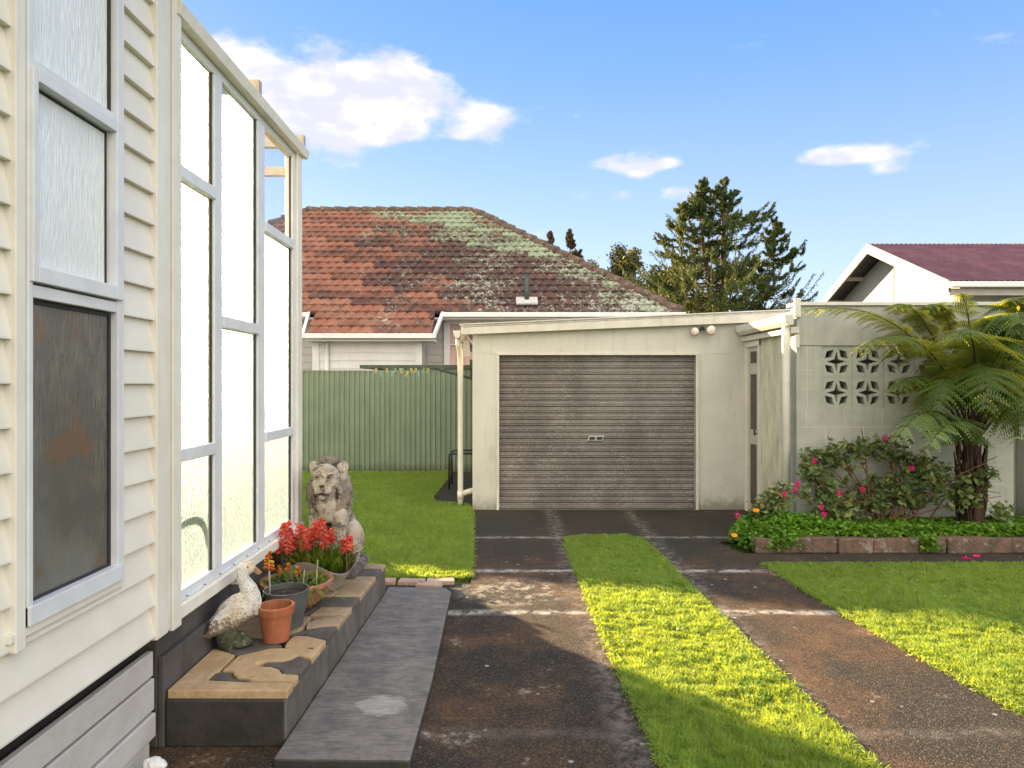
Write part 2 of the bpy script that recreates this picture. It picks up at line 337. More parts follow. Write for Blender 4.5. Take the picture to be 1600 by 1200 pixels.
def maroon_mat():
    t = NT('faded_maroon_iron')
    col = t.mix(t.sm(t.noise(1.5, 6, .7), .35, .68), (.10,.032,.030), (.17,.062,.055))
    col = t.mix(t.sm(t.noise(18, 6, .8, sc3=(1,.25,1)), .60, .70, 0, .5), col, (.22,.13,.12))
    return t.done(t.pbsdf(col, .55, 0, None, .4))
M['maroon'] = maroon_mat()
def roller_mat():
    t = NT('weathered_roller_steel')
    col = t.mix(t.sm(t.noise(2.0, 5, .6, sc3=(1,1,.6)), .35, .7), (.115,.100,.092), (.175,.158,.145))
    pit = t.sm(t.math('ADD', t.noise(70, 5, .8, sc3=(.7,1,1.4)), t.math('MULTIPLY', t.noise(3, 4), .25)), .66, .74, 0, .8)
    col = t.mix(pit, col, (.34,.31,.28))
    col = t.mix(t.sm(t.noise(35, 5, .75), .60, .70, 0, .6), col, (.06,.05,.045))
    return t.done(t.pbsdf(col, .6, .25, t.bump(t.noise(80, 4, .7), .4, .002), .4))
M['roller'] = roller_mat()
def frosted(name, tint, tr, bscale, rough=.45, glassmix=.5):
    t = NT(name)
    w = t.math('ADD', t.noise(bscale, 3, .6, sc3=(1,1,.35)), t.math('MULTIPLY', t.vor(bscale*1.4, sc3=(1,1,.5)), .6))
    nrm = t.bump(w, .8, .006)
    a = t.n('ShaderNodeBsdfTranslucent'); t.set(a.inputs[0], (*tint, 1)); t.t.links.new(nrm, a.inputs['Normal'])
    b = t.n('ShaderNodeBsdfRefraction'); t.set(b.inputs[0], (.95,.97,.95,1)); b.inputs['Roughness'].default_value = rough; b.inputs['IOR'].default_value = 1.4
    t.t.links.new(nrm, b.inputs['Normal'])
    g = t.n('ShaderNodeBsdfGlossy'); g.inputs['Roughness'].default_value = .12; t.t.links.new(nrm, g.inputs['Normal'])
    m1 = t.n('ShaderNodeMixShader'); t.set(m1.inputs[0], t.sm(w, .35, 1.05, glassmix-.14, glassmix+.14))
    t.t.links.new(a.outputs[0], m1.inputs[1]); t.t.links.new(b.outputs[0], m1.inputs[2])
    m2 = t.n('ShaderNodeMixShader'); m2.inputs[0].default_value = .07
    t.t.links.new(m1.outputs[0], m2.inputs[1]); t.t.links.new(g.outputs[0], m2.inputs[2])
    return t.done(m2.outputs[0])
M['frosted'] = frosted('frosted_porch_glass', (.30,.42,.50), 1, 60, .55, .62)
def clear_glass():
    t = NT('clear_porch_glass')
    a = t.n('ShaderNodeBsdfTransparent'); a.inputs[0].default_value = (.95,.96,.95,1)
    g = t.n('ShaderNodeBsdfGlossy'); g.inputs['Roughness'].default_value = .02
    m = t.n('ShaderNodeMixShader'); m.inputs[0].default_value = .06
    t.t.links.new(a.outputs[0], m.inputs[1]); t.t.links.new(g.outputs[0], m.inputs[2]); return t.done(m.outputs[0])
M['clear'] = clear_glass()
def reeded(name, col, col2, rough, room=False):
    t = NT(name)
    w = t.math('ADD', t.noise(150, 3, .6, sc3=(1,1,.12)), t.math('MULTIPLY', t.noise(70, 3, .7, sc3=(1,1,.45)), .8))
    nrm = t.bump(w, .7, .006)
    c = t.mix(t.math('MULTIPLY', t.sm(t.noise(110, 3, .6, sc3=(1,1,.12)), .4, .6), t.sm(t.noise(3, 3), .35, .65)), col, col2)
    if room:            # blurred shapes of the room behind the reeded pane
        c = t.mix(t.sm(t.noise(3.0, 3, .5, sc3=(1,1,.8)), .42, .62, 0, .8), c, (.17,.17,.15))
        c = t.mix(t.sm(t.noise(4.1, 2, .5), .56, .68, 0, .7), c, (.17,.085,.045))
    return t.done(t.pbsdf(c, rough, 0, nrm, .9))
M['reeded_dark'] = reeded('dark_reeded_glass', (.10,.092,.078), (.19,.165,.13), .24, True)
M['reeded_pale'] = reeded('pale_reeded_glass', (.74,.77,.76), (.86,.88,.86), .22)
M['floodglass'] = plain('floodlight_glass', (.75,.68,.58), (.6,.52,.42), 30, .15, 60, .1, .001)
M['house_glass'] = plain('neighbour_window_glass', (.12,.10,.10), None, 8, .05, spec=.9)

# ------------------------------------------------------------------ builders
ORG = {}
class MB:
    def __init__(s): s.v = []; s.f = []; s.r = []
    def add(s, vs, fs, r=None):
        n = len(s.v); s.v += [tuple(v) for v in vs]; s.f += [tuple(i+n for i in f) for f in fs]
        s.r += [r if r is not None else random.random()]*len(fs); return s
    def box(s, x0, x1, y0, y1, z0, z1):
        x0, x1 = sorted((x0, x1)); y0, y1 = sorted((y0, y1)); z0, z1 = sorted((z0, z1))
        v = [(x0,y0,z0),(x1,y0,z0),(x1,y1,z0),(x0,y1,z0),(x0,y0,z1),(x1,y0,z1),(x1,y1,z1),(x0,y1,z1)]
        return s.add(v, [(0,3,2,1),(4,5,6,7),(0,1,5,4),(1,2,6,5),(2,3,7,6),(3,0,4,7)])
    def prism(s, poly, d, holes=()):
        # poly: list of 3D points (planar), extruded by vector d
        if not holes:
            pts = [Vector(p) for p in poly]; n = len(pts); d = Vector(d)
            a = sum(((pts[i]-pts[0]).cross(pts[(i+1) % n]-pts[0]) for i in range(1, n)), Vector((0,0,0)))
            if a.dot(d) < 0: pts = pts[::-1]
            return s.add(pts+[p+d for p in pts], [tuple(range(n))[::-1], tuple(range(n, 2*n))]+[(i, (i+1) % n, (i+1) % n+n, i+n) for i in range(n)])
        loops = [[Vector(p) for p in poly]] + [[Vector(p) for p in h] for h in holes]
        tris = tessellate_polygon(loops); pts = [p for l in loops for p in l]; n = len(pts); d = Vector(d)
        vs = pts + [p+d for p in pts]; fs = []
        for t in tris: fs.append((t[0], t[1], t[2])); fs.append((t[2]+n, t[1]+n, t[0]+n))
        k = 0
        for l in loops:
            m = len(l)
            for i in range(m): a, b = k+i, k+(i+1) % m; fs.append((a, b, b+n, a+n))
            k += m
        return s.add(vs, fs)
    def tube(s, path, rad, n=8, caps=True):
        path = [Vector(p) for p in path]; m = len(path)
        if not hasattr(rad, '__len__'): rad = [rad]*m
        vs = []; up = Vector((0,0,1)); prev = None
        for i, p in enumerate(path):
            t = (path[min(i+1, m-1)]-path[max(i-1, 0)]).normalized()
            if prev is None:
                a = t.cross(up); a = a if a.length > .05 else t.cross(Vector((1,0,0)))
            else: a = prev - t*prev.dot(t)
            a.normalize(); prev = a; b = t.cross(a)
            for k in range(n):
                q = 2*math.pi*k/n; vs.append(p+(a*math.cos(q)+b*math.sin(q))*rad[i])
        fs = [(i*n+k, i*n+(k+1) % n, (i+1)*n+(k+1) % n, (i+1)*n+k) for i in range(m-1) for k in range(n)]
        if caps: fs += [tuple(range(n))[::-1], tuple(range((m-1)*n, m*n))]
        return s.add(vs, fs)
    def lathe(s, prof, c, n=40, sx=1, sy=1):
        vs = []; c = Vector(c)
        for r, z in prof:
            for k in range(n):
                q = 2*math.pi*k/n; vs.append(c+Vector((r*math.cos(q)*sx, r*math.sin(q)*sy, z)))
        m = len(prof); fs = [(i*n+k, i*n+(k+1) % n, (i+1)*n+(k+1) % n, (i+1)*n+k) for i in range(m-1) for k in range(n)]
        return s.add(vs, fs)
    def grid(s, fn, nu, nv):
        vs = [fn(u/nu, v/nv) for v in range(nv+1) for u in range(nu+1)]
        w = nu+1
        return s.add(vs, [(v*w+u, v*w+u+1, (v+1)*w+u+1, (v+1)*w+u) for v in range(nv) for u in range(nu)])
    def build(s, name, mat, parent=None, smooth=False, bevel=0, origin=None, auto=None):
        return mkmesh(name, np.array([tuple(v) for v in s.v], dtype=float), s.f, mat, parent, smooth, bevel, origin, s.r, auto)
def mkmesh(name, V, faces, mat, parent=None, smooth=False, bevel=0, origin=None, rnd=None, auto=None):
    if parent is not None: o0 = ORG[parent.name]
    elif origin is not None: o0 = Vector(origin)
    else: o0 = Vector(((V[:,0].min()+V[:,0].max())/2, (V[:,1].min()+V[:,1].max())/2, V[:,2].min()))
    me = bpy.data.meshes.new(name)
    W = V - np.array(o0)
    if isinstance(faces, np.ndarray):
        k = faces.shape[1]; n = faces.shape[0]
        me.vertices.add(len(W)); me.vertices.foreach_set('co', W.ravel().astype(np.float32))
        me.loops.add(n*k); me.loops.foreach_set('vertex_index', faces.ravel().astype(np.int32))
        me.polygons.add(n); me.polygons.foreach_set('loop_start', np.arange(0, n*k, k, dtype=np.int32))
        me.update(calc_edges=True)
    else:
        me.from_pydata([tuple(w) for w in W], [], faces); me.update()
    if rnd is not None:
        a = me.attributes.new('rnd', 'FLOAT', 'FACE'); a.data.foreach_set('value', np.asarray(rnd, dtype=np.float32))
    if smooth: me.polygons.foreach_set('use_smooth', np.ones(len(me.polygons), dtype=bool))
    me.materials.append(mat)
    o = bpy.data.objects.new(name, me); sc.collection.objects.link(o)
    if parent is not None: o.parent = parent
    else: o.location = o0
    ORG[o.name] = Vector(o0)
    if bevel:
        b = o.modifiers.new('bevel', 'BEVEL'); b.width = bevel; b.segments = 2; b.limit_method = 'ANGLE'; b.angle_limit = R(40)
    if auto:
        e = o.modifiers.new('edge_split', 'EDGE_SPLIT'); e.split_angle = R(auto)
        me.polygons.foreach_set('use_smooth', np.ones(len(me.polygons), dtype=bool))
    return o
def tag(o, label=None, cat=None, group=None, kind=None):
    if label: o['label'] = label
    if cat: o['category'] = cat
    if group: o['group'] = group
    if kind: o['kind'] = kind
    return o
def thing(name, loc, label, cat, group=None):
    o = bpy.data.objects.new(name, None); sc.collection.objects.link(o); o.location = loc
    o.empty_display_size = .2
    ORG[o.name] = Vector(loc); return tag(o, label, cat, group)
def struct(mb, name, mat, **k): return tag(mb.build(name, mat, **k), kind='structure')
def one(mb): return mb
def leaves(name, C, size, mat, parent=None, normals=None, flat=.0, aspect=.55, rnd=None, jit=.4, dirs=None, fold=False):
    # diamond-shaped leaves at points C (N,3)
    C = np.asarray(C); N = len(C)
    s = size*(1+jit*(rng.random(N)-.5)*2) if np.isscalar(size) else size
    nrm = rng.normal(size=(N,3)); nrm[:,2] = np.abs(nrm[:,2])+flat
    nrm /= np.linalg.norm(nrm, axis=1)[:,None]
    d = rng.normal(size=(N,3)) if dirs is None else dirs + rng.normal(size=(N,3))*.25
    d -= nrm*(d*nrm).sum(1)[:,None]; d /= np.linalg.norm(d, axis=1)[:,None]+1e-9
    b = np.cross(nrm, d)
    s = s[:,None]
    p0 = C-d*s*.5; p1 = C+b*s*aspect*.5-d*s*.05+nrm*s*.08; p2 = C+d*s*.5; p3 = C-b*s*aspect*.5-d*s*.05+nrm*s*.08
    V = np.stack([p0,p1,p2,p3], 1).reshape(-1,3)
    Fc = np.arange(4*N).reshape(N,4)
    return V, Fc, (rng.random(N) if rnd is None else rnd)
def leafobj(name, C, size, mat, parent=None, **k):
    V, Fc, r = leaves(name, C, size, mat, **k); return mkmesh(name, V, Fc, mat, parent, rnd=r)
def blob(name, parts, mat, parent, voxel=.01, smooth_it=4, disp=0, dscale=20, origin=None):
    # parts: ('e', centre, radii, rot_euler) ellipsoids or ('c', p0, p1, r0, r1) tapered capsules fused into ONE surface
    mb = MB()
    for p in parts:
        if p[0] == 'e':
            c = Vector(p[1]); r = p[2]; rot = Matrix.Identity(3)
            if len(p) > 3:
                from mathutils import Euler
                rot = Euler([R(a) for a in p[3]]).to_matrix()
            n, m = 20, 12; vs = [c+rot@Vector((0,0,-r[2]))]; fs = []
            for i in range(1, m):
                th = math.pi*i/m
                for k in range(n):
                    q = 2*math.pi*k/n
                    vs.append(c+rot@Vector((r[0]*math.sin(th)*math.cos(q), r[1]*math.sin(th)*math.sin(q), -r[2]*math.cos(th))))
            vs.append(c+rot@Vector((0,0,r[2]))); L = len(vs)-1
            for k in range(n):
                fs.append((0, 1+(k+1) % n, 1+k)); fs.append((L, L-n+k, L-n+(k+1) % n))
            for i in range(m-2):
                for k in range(n): fs.append((1+i*n+k, 1+i*n+(k+1) % n, 1+(i+1)*n+(k+1) % n, 1+(i+1)*n+k))
            mb.add(vs, fs)
        elif p[0] == 'b': mb.box(*p[1])
        else:
            a, b, r0, r1 = Vector(p[1]), Vector(p[2]), p[3], p[4]; t = (b-a).normalized()
            K = 6; path = []; rad = []
            for i in range(K+1): q = math.pi/2*i/K; path.append(a-t*r0*math.cos(q)); rad.append(max(r0*math.sin(q), .0008))
            for i in range(K+1): q = math.pi/2*(1-i/K); path.append(b+t*r1*math.cos(q)); rad.append(max(r1*math.sin(q), .0008))
            mb.tube(path, rad, 16)
    o = mb.build(name, mat, parent, origin=origin)
    rm = o.modifiers.new('remesh', 'REMESH'); rm.mode = 'VOXEL'; rm.voxel_size = voxel; rm.use_smooth_shade = True
    s = o.modifiers.new('smooth', 'SMOOTH'); s.factor = .6; s.iterations = smooth_it
    dg = bpy.context.evaluated_depsgraph_get(); me = bpy.data.meshes.new_from_object(o.evaluated_get(dg))
    o.modifiers.clear(); o.data = me
    if disp:
        off = ORG[o.name]
        for v in me.vertices:
            q = (v.co+off)*dscale; v.co += v.normal*(disp*(mnoise.noise(q)+.5*mnoise.noise(q*2.3)))
    if not me.materials: me.materials.append(mat)
    me.polygons.foreach_set('use_smooth', np.ones(len(me.polygons), dtype=bool))
    return o

# ------------------------------------------------------------------ ground
def sheet(pts, z): 
    mb = MB(); return mb.prism([(x, y, z) for x, y in pts], (0, 0, -.03)) 
g = MB().box(-300, 300, -60, 600, -.4, -.03); struct(g, 'ground', M['lawn'])
struct(sheet([(-1.6,-3),(.60,-3),(.66,2.6),(.62,4.5),(.60,6.6),(.575,7.08),(1.42,7.10),(1.43,6.3),(1.44,5.2),(1.5,3.4),(1.56,2.4),(1.6,-3),(2.7,-3),(2.62,2.4),
              (2.49,3.28),(2.38,4.3),(2.34,4.7),(2.30,5.3),(2.28,6.02),(9,6.02),(9,6.43),(2.2,6.43),(2.15,6.9),(3.05,7.2),(3.05,8.67),(-.43,8.67),(-.28,5.69),(-.28,5.45),(-1.6,5.45)], .004), 'driveway', M['drive'])
def lawn(pts, name='lawn'): return struct(sheet(pts, 0.0), name, M['lawn'])
strip = [(.60,-3),(.66,2.6),(.62,4.5),(.60,6.6),(.63,7.04),(.80,7.13),(1.25,7.14),(1.38,7.0),(1.42,6.3),(1.44,5.2),(1.5,3.4),(1.56,2.4),(1.6,-3)]
rightl = [(2.7,-3),(2.62,2.4),(2.49,3.28),(2.38,4.3),(2.34,4.7),(2.30,5.3),(2.28,6.02),(9,6.02),(9,-3)]
leftl = [(-9,5.62),(-.29,5.62),(-.34,6.8),(-.41,8.3),(-.44,8.66),(-.5,9.0),(-.92,9.2),(-1.02,9.6),(-.95,12.4),(-9,12.4)]
lawn([(x, y) for x, y in strip]); lawn(rightl); lawn(leftl)
struct(sheet([(-1.02,9.0),(-.5,8.8),(-.43,8.67),(-.43,12.4),(-.95,12.4),(-1.02,9.6)], .003), 'path', M['drive'])
struct(MB().box(2.5,9,6.56,7.17,-.03,.10), 'bed_soil', M['soil'])
def inside(x, y, poly):
    c = np.zeros(len(x), bool); n = len(poly)
    for i in range(n):
        x0, y0 = poly[i]; x1, y1 = poly[(i+1) % n]
        if y0 == y1: continue
        m = ((y0 > y) != (y1 > y)) & (x < (x1-x0)*(y-y0)/(y1-y0)+x0); c ^= m
    return c
def grass(poly, bx, dens, name_label, seed, over=.025):
    r = np.random.default_rng(seed); X = []; Y = []
    y = bx[2]
    while y < bx[3]:
        y2 = min(y+.4, bx[3]); x0, x1 = max(bx[0], -.85*y2-.2), min(bx[1], .80*y2+.2)
        if x1 > x0:
            n = int(dens*min(1, (3.0/max(y, 2.0))**1.1)*(x1-x0)*(y2-y)); X.append(r.uniform(x0, x1, n)); Y.append(r.uniform(y, y2, n))
        y = y2
    X = np.concatenate(X); Y = np.concatenate(Y)
    k = inside(X, Y, poly) & inside(X+r.normal(0, over, len(X))*.0, Y, poly)
    X, Y = X[k], Y[k]
    X = X + r.normal(0, .006, len(X))
    n = len(X); D = np.maximum(Y, 2.0)
    tuft = np.array([mnoise.noise(Vector((a*3.1, b*3.1, seed))) for a, b in zip(X[::1], Y[::1])])
    t2 = np.array([mnoise.noise(Vector((a*14, b*14, seed+5))) for a, b in zip(X, Y)])
    h = (.027+.014*tuft+.018*t2)*(.6+.8*r.random(n)); h = np.maximum(h, .008)
    w = .0022*np.maximum(1, D/2.6)*(.7+.6*r.random(n))
    a = r.uniform(0, 2*np.pi, n); lean = h*r.uniform(.1, 1.1, n); la = r.uniform(0, 2*np.pi, n)
    ca, sa = np.cos(a)*w, np.sin(a)*w; lx, ly = np.cos(la)*lean, np.sin(la)*lean
    z0 = np.zeros(n)
    p0 = np.stack([X-ca, Y-sa, z0], 1); p1 = np.stack([X+ca, Y+sa, z0], 1)
    p2 = np.stack([X+ca*.75+lx*.4, Y+sa*.75+ly*.4, h*.6], 1); p3 = np.stack([X-ca*.75+lx*.4, Y-sa*.75+ly*.4, h*.6], 1)
    p4 = np.stack([X+lx, Y+ly, h], 1)
    V = np.stack([p0,p1,p2,p3,p4], 1).reshape(-1,3); b = np.arange(n)[:,None]*5
    T = np.concatenate([b+np.array([0,1,2]), b+np.array([0,2,3]), b+np.array([3,2,4])], 1).reshape(-1,3)
    rn = np.clip(.45+.5*tuft+.55*t2+r.normal(0, .22, n), 0, 1)
    rn = np.where(r.random(n) < .035, 1.0, np.minimum(rn, .87))
    o = mkmesh('grass', V, T, M['grass'], rnd=np.repeat(rn, 3)); tag(o, name_label, 'grass', kind='stuff')
grass(strip, (.5,1.65,2.2,7.2), 42000, 'strip of bright lawn grass running between the two driveway tracks', 1)
grass(rightl, (2.2,7,2.4,6.05), 34000, 'lawn grass right of the driveway in front of the brick edged bed', 2)
grass(leftl, (-6,0,5.6,12.4), 26000, 'lawn grass in front of the green corrugated fence behind the lion', 3)
def edge_tufts(pts, n, seed, label):
    r = np.random.default_rng(seed); C = []
    for (a, b) in zip(pts[:-1], pts[1:]):
        L = math.hypot(b[0]-a[0], b[1]-a[1]); k = int(n*L)
        t = r.random(k); C.append(np.stack([a[0]+(b[0]-a[0])*t+r.normal(0, .018, k), a[1]+(b[1]-a[1])*t+r.normal(0, .015, k), r.uniform(.006, .028, k)], 1))
    o = leafobj('grass_fringe', np.concatenate(C), .035, M['grass'], aspect=.16, flat=.0); tag(o, label, 'grass', kind='stuff')
edge_tufts([(.66,2.6),(.62,4.5),(.60,6.6),(.63,7.04),(.80,7.13),(1.25,7.14),(1.38,7.0),(1.42,6.3),(1.44,5.2),(1.5,3.4),(1.56,2.4)], 900, 4, 'ragged grass blades along both edges of the centre strip')
edge_tufts([(2.62,2.4),(2.49,3.28),(2.38,4.3),(2.34,4.7),(2.30,5.3),(2.28,6.02),(6,6.02)], 700, 5, 'ragged grass blades along the edge of the right lawn')
edge_tufts([(-1.6,5.60),(-.29,5.62),(-.34,6.8),(-.41,8.3),(-.44,8.66),(-.5,9.0),(-.92,9.2)], 700, 6, 'ragged grass blades along the edge of the rear lawn')

wr = np.random.default_rng(8); WC = []
for k in range(75):
    if k < 45: x0 = wr.uniform(.68, 1.46); y0 = wr.uniform(2.8, 6.5)
    else: x0 = wr.uniform(2.6, 4.2); y0 = wr.uniform(3.2, 5.8)
    n = int(wr.uniform(6, 22)); WC.append(np.stack([x0+wr.normal(0, .035, n), y0+wr.normal(0, .03, n), wr.uniform(.012, .040, n)], 1))
tag(leafobj('clover', np.concatenate(WC), .020, M['cover'], aspect=.9, flat=1.2), 'small clover leaves scattered through the lawn grass', 'clover', kind='stuff')
# ------------------------------------------------------------------ the house on the left
XH = -1.47
house = thing('weatherboard_house', (-3.5, 1.0, 0), 'cream weatherboard house with a tall three-pane window, filling the left edge', 'house')
def board_rows(x, y0, y1, z0, z1, pitch=.132):
    mb = MB(); z = z0
    while z < z1:
        zt = min(z+pitch, z1)
        mb.prism([(x, y0, z), (x+.026, y0, z), (x+.026, y0, z+.006), (x-.001, y0, zt+.012), (x-.02, y0, zt+.012), (x-.02, y0, z)], (0, y1-y0, 0)); z += pitch
    return mb
HZ = 3.75
board_rows(XH-.018, -2.5, 2.02, .545, HZ).build('cladding', M['weatherboard'], house)
board_rows(XH-.018, 2.60, 2.845, .545, HZ).build('cladding', M['weatherboard'], house)
board_rows(XH-.018, 2.02, 2.60, .545, .83, .132).build('cladding', M['weatherboard'], house)
MB().box(-8, XH-.05, -2.5, 2.98, .5, HZ).build('wall', M['weatherboard'], house)
MB().box(XH-.045, XH+.018, 2.845, 2.94, .53, HZ).box(XH-.045, XH+.006, 2.945, 2.985, .53, HZ).build('corner_board', M['cream_trim'], house, bevel=.004)
MB().box(XH-.10, XH+.012, 2.995, 3.075, .515, HZ).build('corner_board', M['cream_trim'], house, bevel=.004)
# side covers of the window
MB().box(XH-.03, XH+.022, 2.02, 2.062, .80, HZ).build('cover_board', M['cream_trim'], house, bevel=.003)
MB().box(XH-.03, XH+.02, 2.572, 2.598, .86, HZ).build('cover_board', M['cream_trim'], house, bevel=.003)
MB().box(XH-.03, XH+.02, 2.0, 2.60, .835, .862).build('cover_board', M['cream_trim'], house, bevel=.003)
MB().box(XH-.3, XH-.09, -2.5, 2.9, 0, .54).build('underfloor', M['dark_void'], house)
# grey base boards, loosely laid
for i, (ya, yb, za, zb, tilt) in enumerate([(-2, 1.985, .345, .440, .0), (2.0, 2.93, .345, .452, .012), (-2, 2.02, .195, .335, .0), (2.035, 2.94, .198, .333, .008), (-2, 2.94, .085, .188, .0), (-2, 2.90, -.02, .078, 0)]):
    x = XH-.035-.006*(i % 2)
    mb = MB(); mb.prism([(x-.03, ya, za), (x, ya, za), (x, yb, za+tilt*.3), (x-.03, yb, za+tilt*.3)], (0, 0, zb-za))
    mb.build('base_board', M['grey_board'], house, bevel=.005)
# window
wf = MB(); xf0, xf1 = XH-.03, XH+.028
Y0, Y1 = 2.064, 2.57
wf.box(xf0, xf1, Y0, Y0+.022, .865, HZ); wf.box(xf0, xf1, Y1-.03, Y1, .865, HZ)
wf.box(xf0, xf1+.006, Y0, Y1, .865, .925); wf.box(xf0, xf1-.004, Y0+.022, Y1-.03, 1.865, 1.905); wf.box(xf0, xf1-.004, Y0+.022, Y1-.03, 2.575, 2.60)
win = wf.build('window', M['alu'], house, bevel=.003)
sash = MB(); xs0, xs1 = XH-.01, XH+.04
for (a, b, c, d) in ((Y0+.006, Y0+.03, 1.912, 2.568), (Y1-.055, Y1-.008, 1.912, 2.568), (Y0+.03, Y1-.055, 1.912, 1.962), (Y0+.03, Y1-.055, 2.528, 2.568)): sash.box(xs0, xs1, a, b, c, d)
sash.build('sash', M['alu'], win, bevel=.003)
for (a, b, c, d) in ((Y0+.022, Y1-.03, .925, .933), (Y1-.042, Y1-.03, .933, 1.85), (Y0+.022, Y1-.03, 1.85, 1.862), (Y0+.03, Y1-.058, 2.518, 2.526), (Y1-.067, Y1-.057, 1.965, 2.518), (Y1-.042, Y1-.03, 2.606, HZ)): MB().box(XH-.012, XH+.002, a, b, c, d).build('seal', M['seal'], win)
MB().box(XH-.016, XH-.006, Y0+.02, Y1-.03, .925, 1.86).build('pane', M['reeded_dark'], win)['label'] = 'dark reeded lower pane'
MB().box(XH-.010, XH-.001, Y0+.03, Y1-.055, 1.955, 2.53).build('pane', M['reeded_pale'], win)['label'] = 'pale reeded middle pane'
MB().box(XH-.016, XH-.006, Y0+.02, Y1-.03, 2.60, HZ).build('pane', M['reeded_pale'], win)['label'] = 'pale reeded top pane'
# roof (hipped, above the frame)
MB().prism([(-8.6,-3.2,HZ),(-1.1,-3.2,HZ),(-1.1,3.35,HZ),(-8.6,3.35,HZ)], (0,0,.12)).build('soffit', M['cream_trim'], house)
rf = MB(); rf.add([(-8.6,-3.2,HZ+.13),(-1.1,-3.2,HZ+.13),(-1.1,3.35,HZ+.13),(-8.6,3.35,HZ+.13),(-5.2,.1,HZ+1.7),(-4.5,.1,HZ+1.7)], [(0,1,5,4),(1,2,5),(2,3,4,5),(3,0,4),(0,3,2,1)]); rf.build('roof', M['ridge'], house)

# ------------------------------------------------------------------ glazed porch
XG = -1.50
porch = thing('glazed_porch', (XG, 4.0, 0), 'sunlit porch screen of frosted glass in pale aluminium frames beside the step', 'porch')
def zb(y): return .60
fr = MB(); x0, x1 = XG-.05, XG
fr.box(x0, x1, 3.05, 4.955, .60, .645)              # bottom rail
fr.box(x0, x1, 3.05, 4.955, 3.20, 3.245)            # top rail
for a, b in ((3.05,3.07),(3.517,3.613),(4.136,4.25),(4.806,4.86)): fr.box(x0, x1+.002, a, b, .645, 3.20)
for a, b, z in ((3.07,3.517,1.24),(3.07,3.517,2.55),(3.613,4.136,1.90),(4.25,4.806,1.24),(4.25,4.806,2.55)): fr.box(x0+.006, x1+.012, a, b, z, z+.06)
frame = fr.build('frame', M['alu'], porch, bevel=.004)
MB().box(x0-.02, x1+.022, 4.862, 4.965, .56, 3.30).build('corner_post', M['cream_trim'], porch, bevel=.004)
MB().box(x0-.06, x1+.035, 3.08, 4.97, .535, .598).build('sill', M['cream_trim'], porch, bevel=.006)
for k in range(10): MB().lathe([(0,.003),(.006,.003),(.006,0)], (x1+.008, 3.2+k*.185, .606), 8).build('screw', M['dark_metal'], porch)
MB().box(x0-.02, x1+.01, 3.08, 4.86, .6, .606).build('sill_flashing', M['alu'], porch)
pan = [(3.07,3.517,.645,1.24),(3.07,3.517,1.30,2.55),(3.07,3.517,2.61,3.20),(3.613,4.136,.645,1.90),(3.613,4.136,1.96,3.20),(4.25,4.806,.645,1.24),(4.25,4.806,1.30,2.55)]
for a, b, c, d in pan: MB().box(XG-.028, XG-.022, a, b, c, d).build('pane', M['frosted'], porch)
MB().box(XG-.028, XG-.024, 4.25, 4.806, 2.61, 3.20).build('pane', M['clear'], porch)['label'] = 'clear top pane'
for a, b, c, d in pan+[(4.25,4.806,2.61,3.20)]: MB().box(XG-.021, XG-.012, b-.012, b, c, d).build('seal', M['seal'], porch)
# gutter along the top, rafter ends above
gt = MB(); gt.prism([(XG-.03,3.03,3.245),(XG+.05,3.03,3.245),(XG+.065,3.03,3.30),(XG+.055,3.03,3.305),(XG-.03,3.03,3.30)], (0,1.98,0)); gt.build('gutter', M['cream_trim'], porch, bevel=.003)
for y in (4.03, 4.92): MB().box(XG-.45, XG+.045, y, y+.05, 3.31, 3.40).build('rafter', M['barge'], porch, bevel=.003)
MB().box(XG-.7, XG-.06, 4.90, 4.95, 3.10, 3.16).build('top_rail', M['barge'], porch)
for y in (3.75, 4.45): MB().box(XG-.03, XG+.028, y, y+.04, .50, .536).build('sill_block', M['cream_trim'], porch)
MB().box(XG-.35, XG-.03, 3.0, 5.0, 0, .53).build('plinth', M['plinth'], porch, bevel=.008)
MB().box(XG-.03, XG+.0, 3.0, 5.0, 0, .40).build('plinth_ledge', M['plinth'], porch, bevel=.006)
# hose behind the glass
hp = []
for i in range(25):
    t = i/24; hp.append((XG-.12-.05*math.sin(t*9), 3.0+t*.85, .62+.35*math.sin(math.pi*min(1, .25+t*.75))))
tag(MB().tube(hp, .016, 8).build('garden_hose', M['hose'], smooth=True), 'curved green hose showing blurred through the lowest left porch pane', 'hose')

# ------------------------------------------------------------------ stone topped step
XL = XG+.002
step = thing('stone_topped_step', (-1.2, 4.0, 0), 'raised black step topped with tan and slate crazy paving, holding the duck and pots', 'step')
def xr(y): return -.97+(y-2.96)*(.065/2.19)
YA, YB = 3.0, 5.15
MB().prism([(XL,YA,0),(xr(YA),YA,0),(xr(YB),YB,0),(XL,YB,0)], (0,0,.215)).build('body', M['step_dark'], step, bevel=.012)
# crazy paving on top: stones as separate pieces with dark joints
def stone(poly, mat, z0=.212, z1=.252, name='paving_stone'):
    c = Vector((sum(p[0] for p in poly)/len(poly), sum(p[1] for p in poly)/len(poly)))
    pts = []
    for p in poly:
        q = c+(Vector(p)-c)*.985; pts.append((q.x, q.y, z0))
    MB().prism(pts, (0,0,z1-z0)).build(name, mat, step, bevel=.010)
T, S, W_ = M['tan_stone'], M['grey_stone'], M['tan_step']
def wavy(x0, x1, y, amp, n=10, ph=0): return [(x0+(x1-x0)*i/n, y+amp*math.sin(ph+i/n*math.pi)) for i in range(n+1)]
e = .008
def uv(pts): return [tuple(G(234+u/3.2, 844+v/3.2, .252))[:2] for u, v in pts]
stone([(XL+.004,3.005),(xr(3.0)+.014,3.0),(xr(3.085)+.012,3.085)]+uv([(500,709),(285,699),(330,657),(345,655),(428,570),(345,545)])+[(XL+.004,3.485)], T)
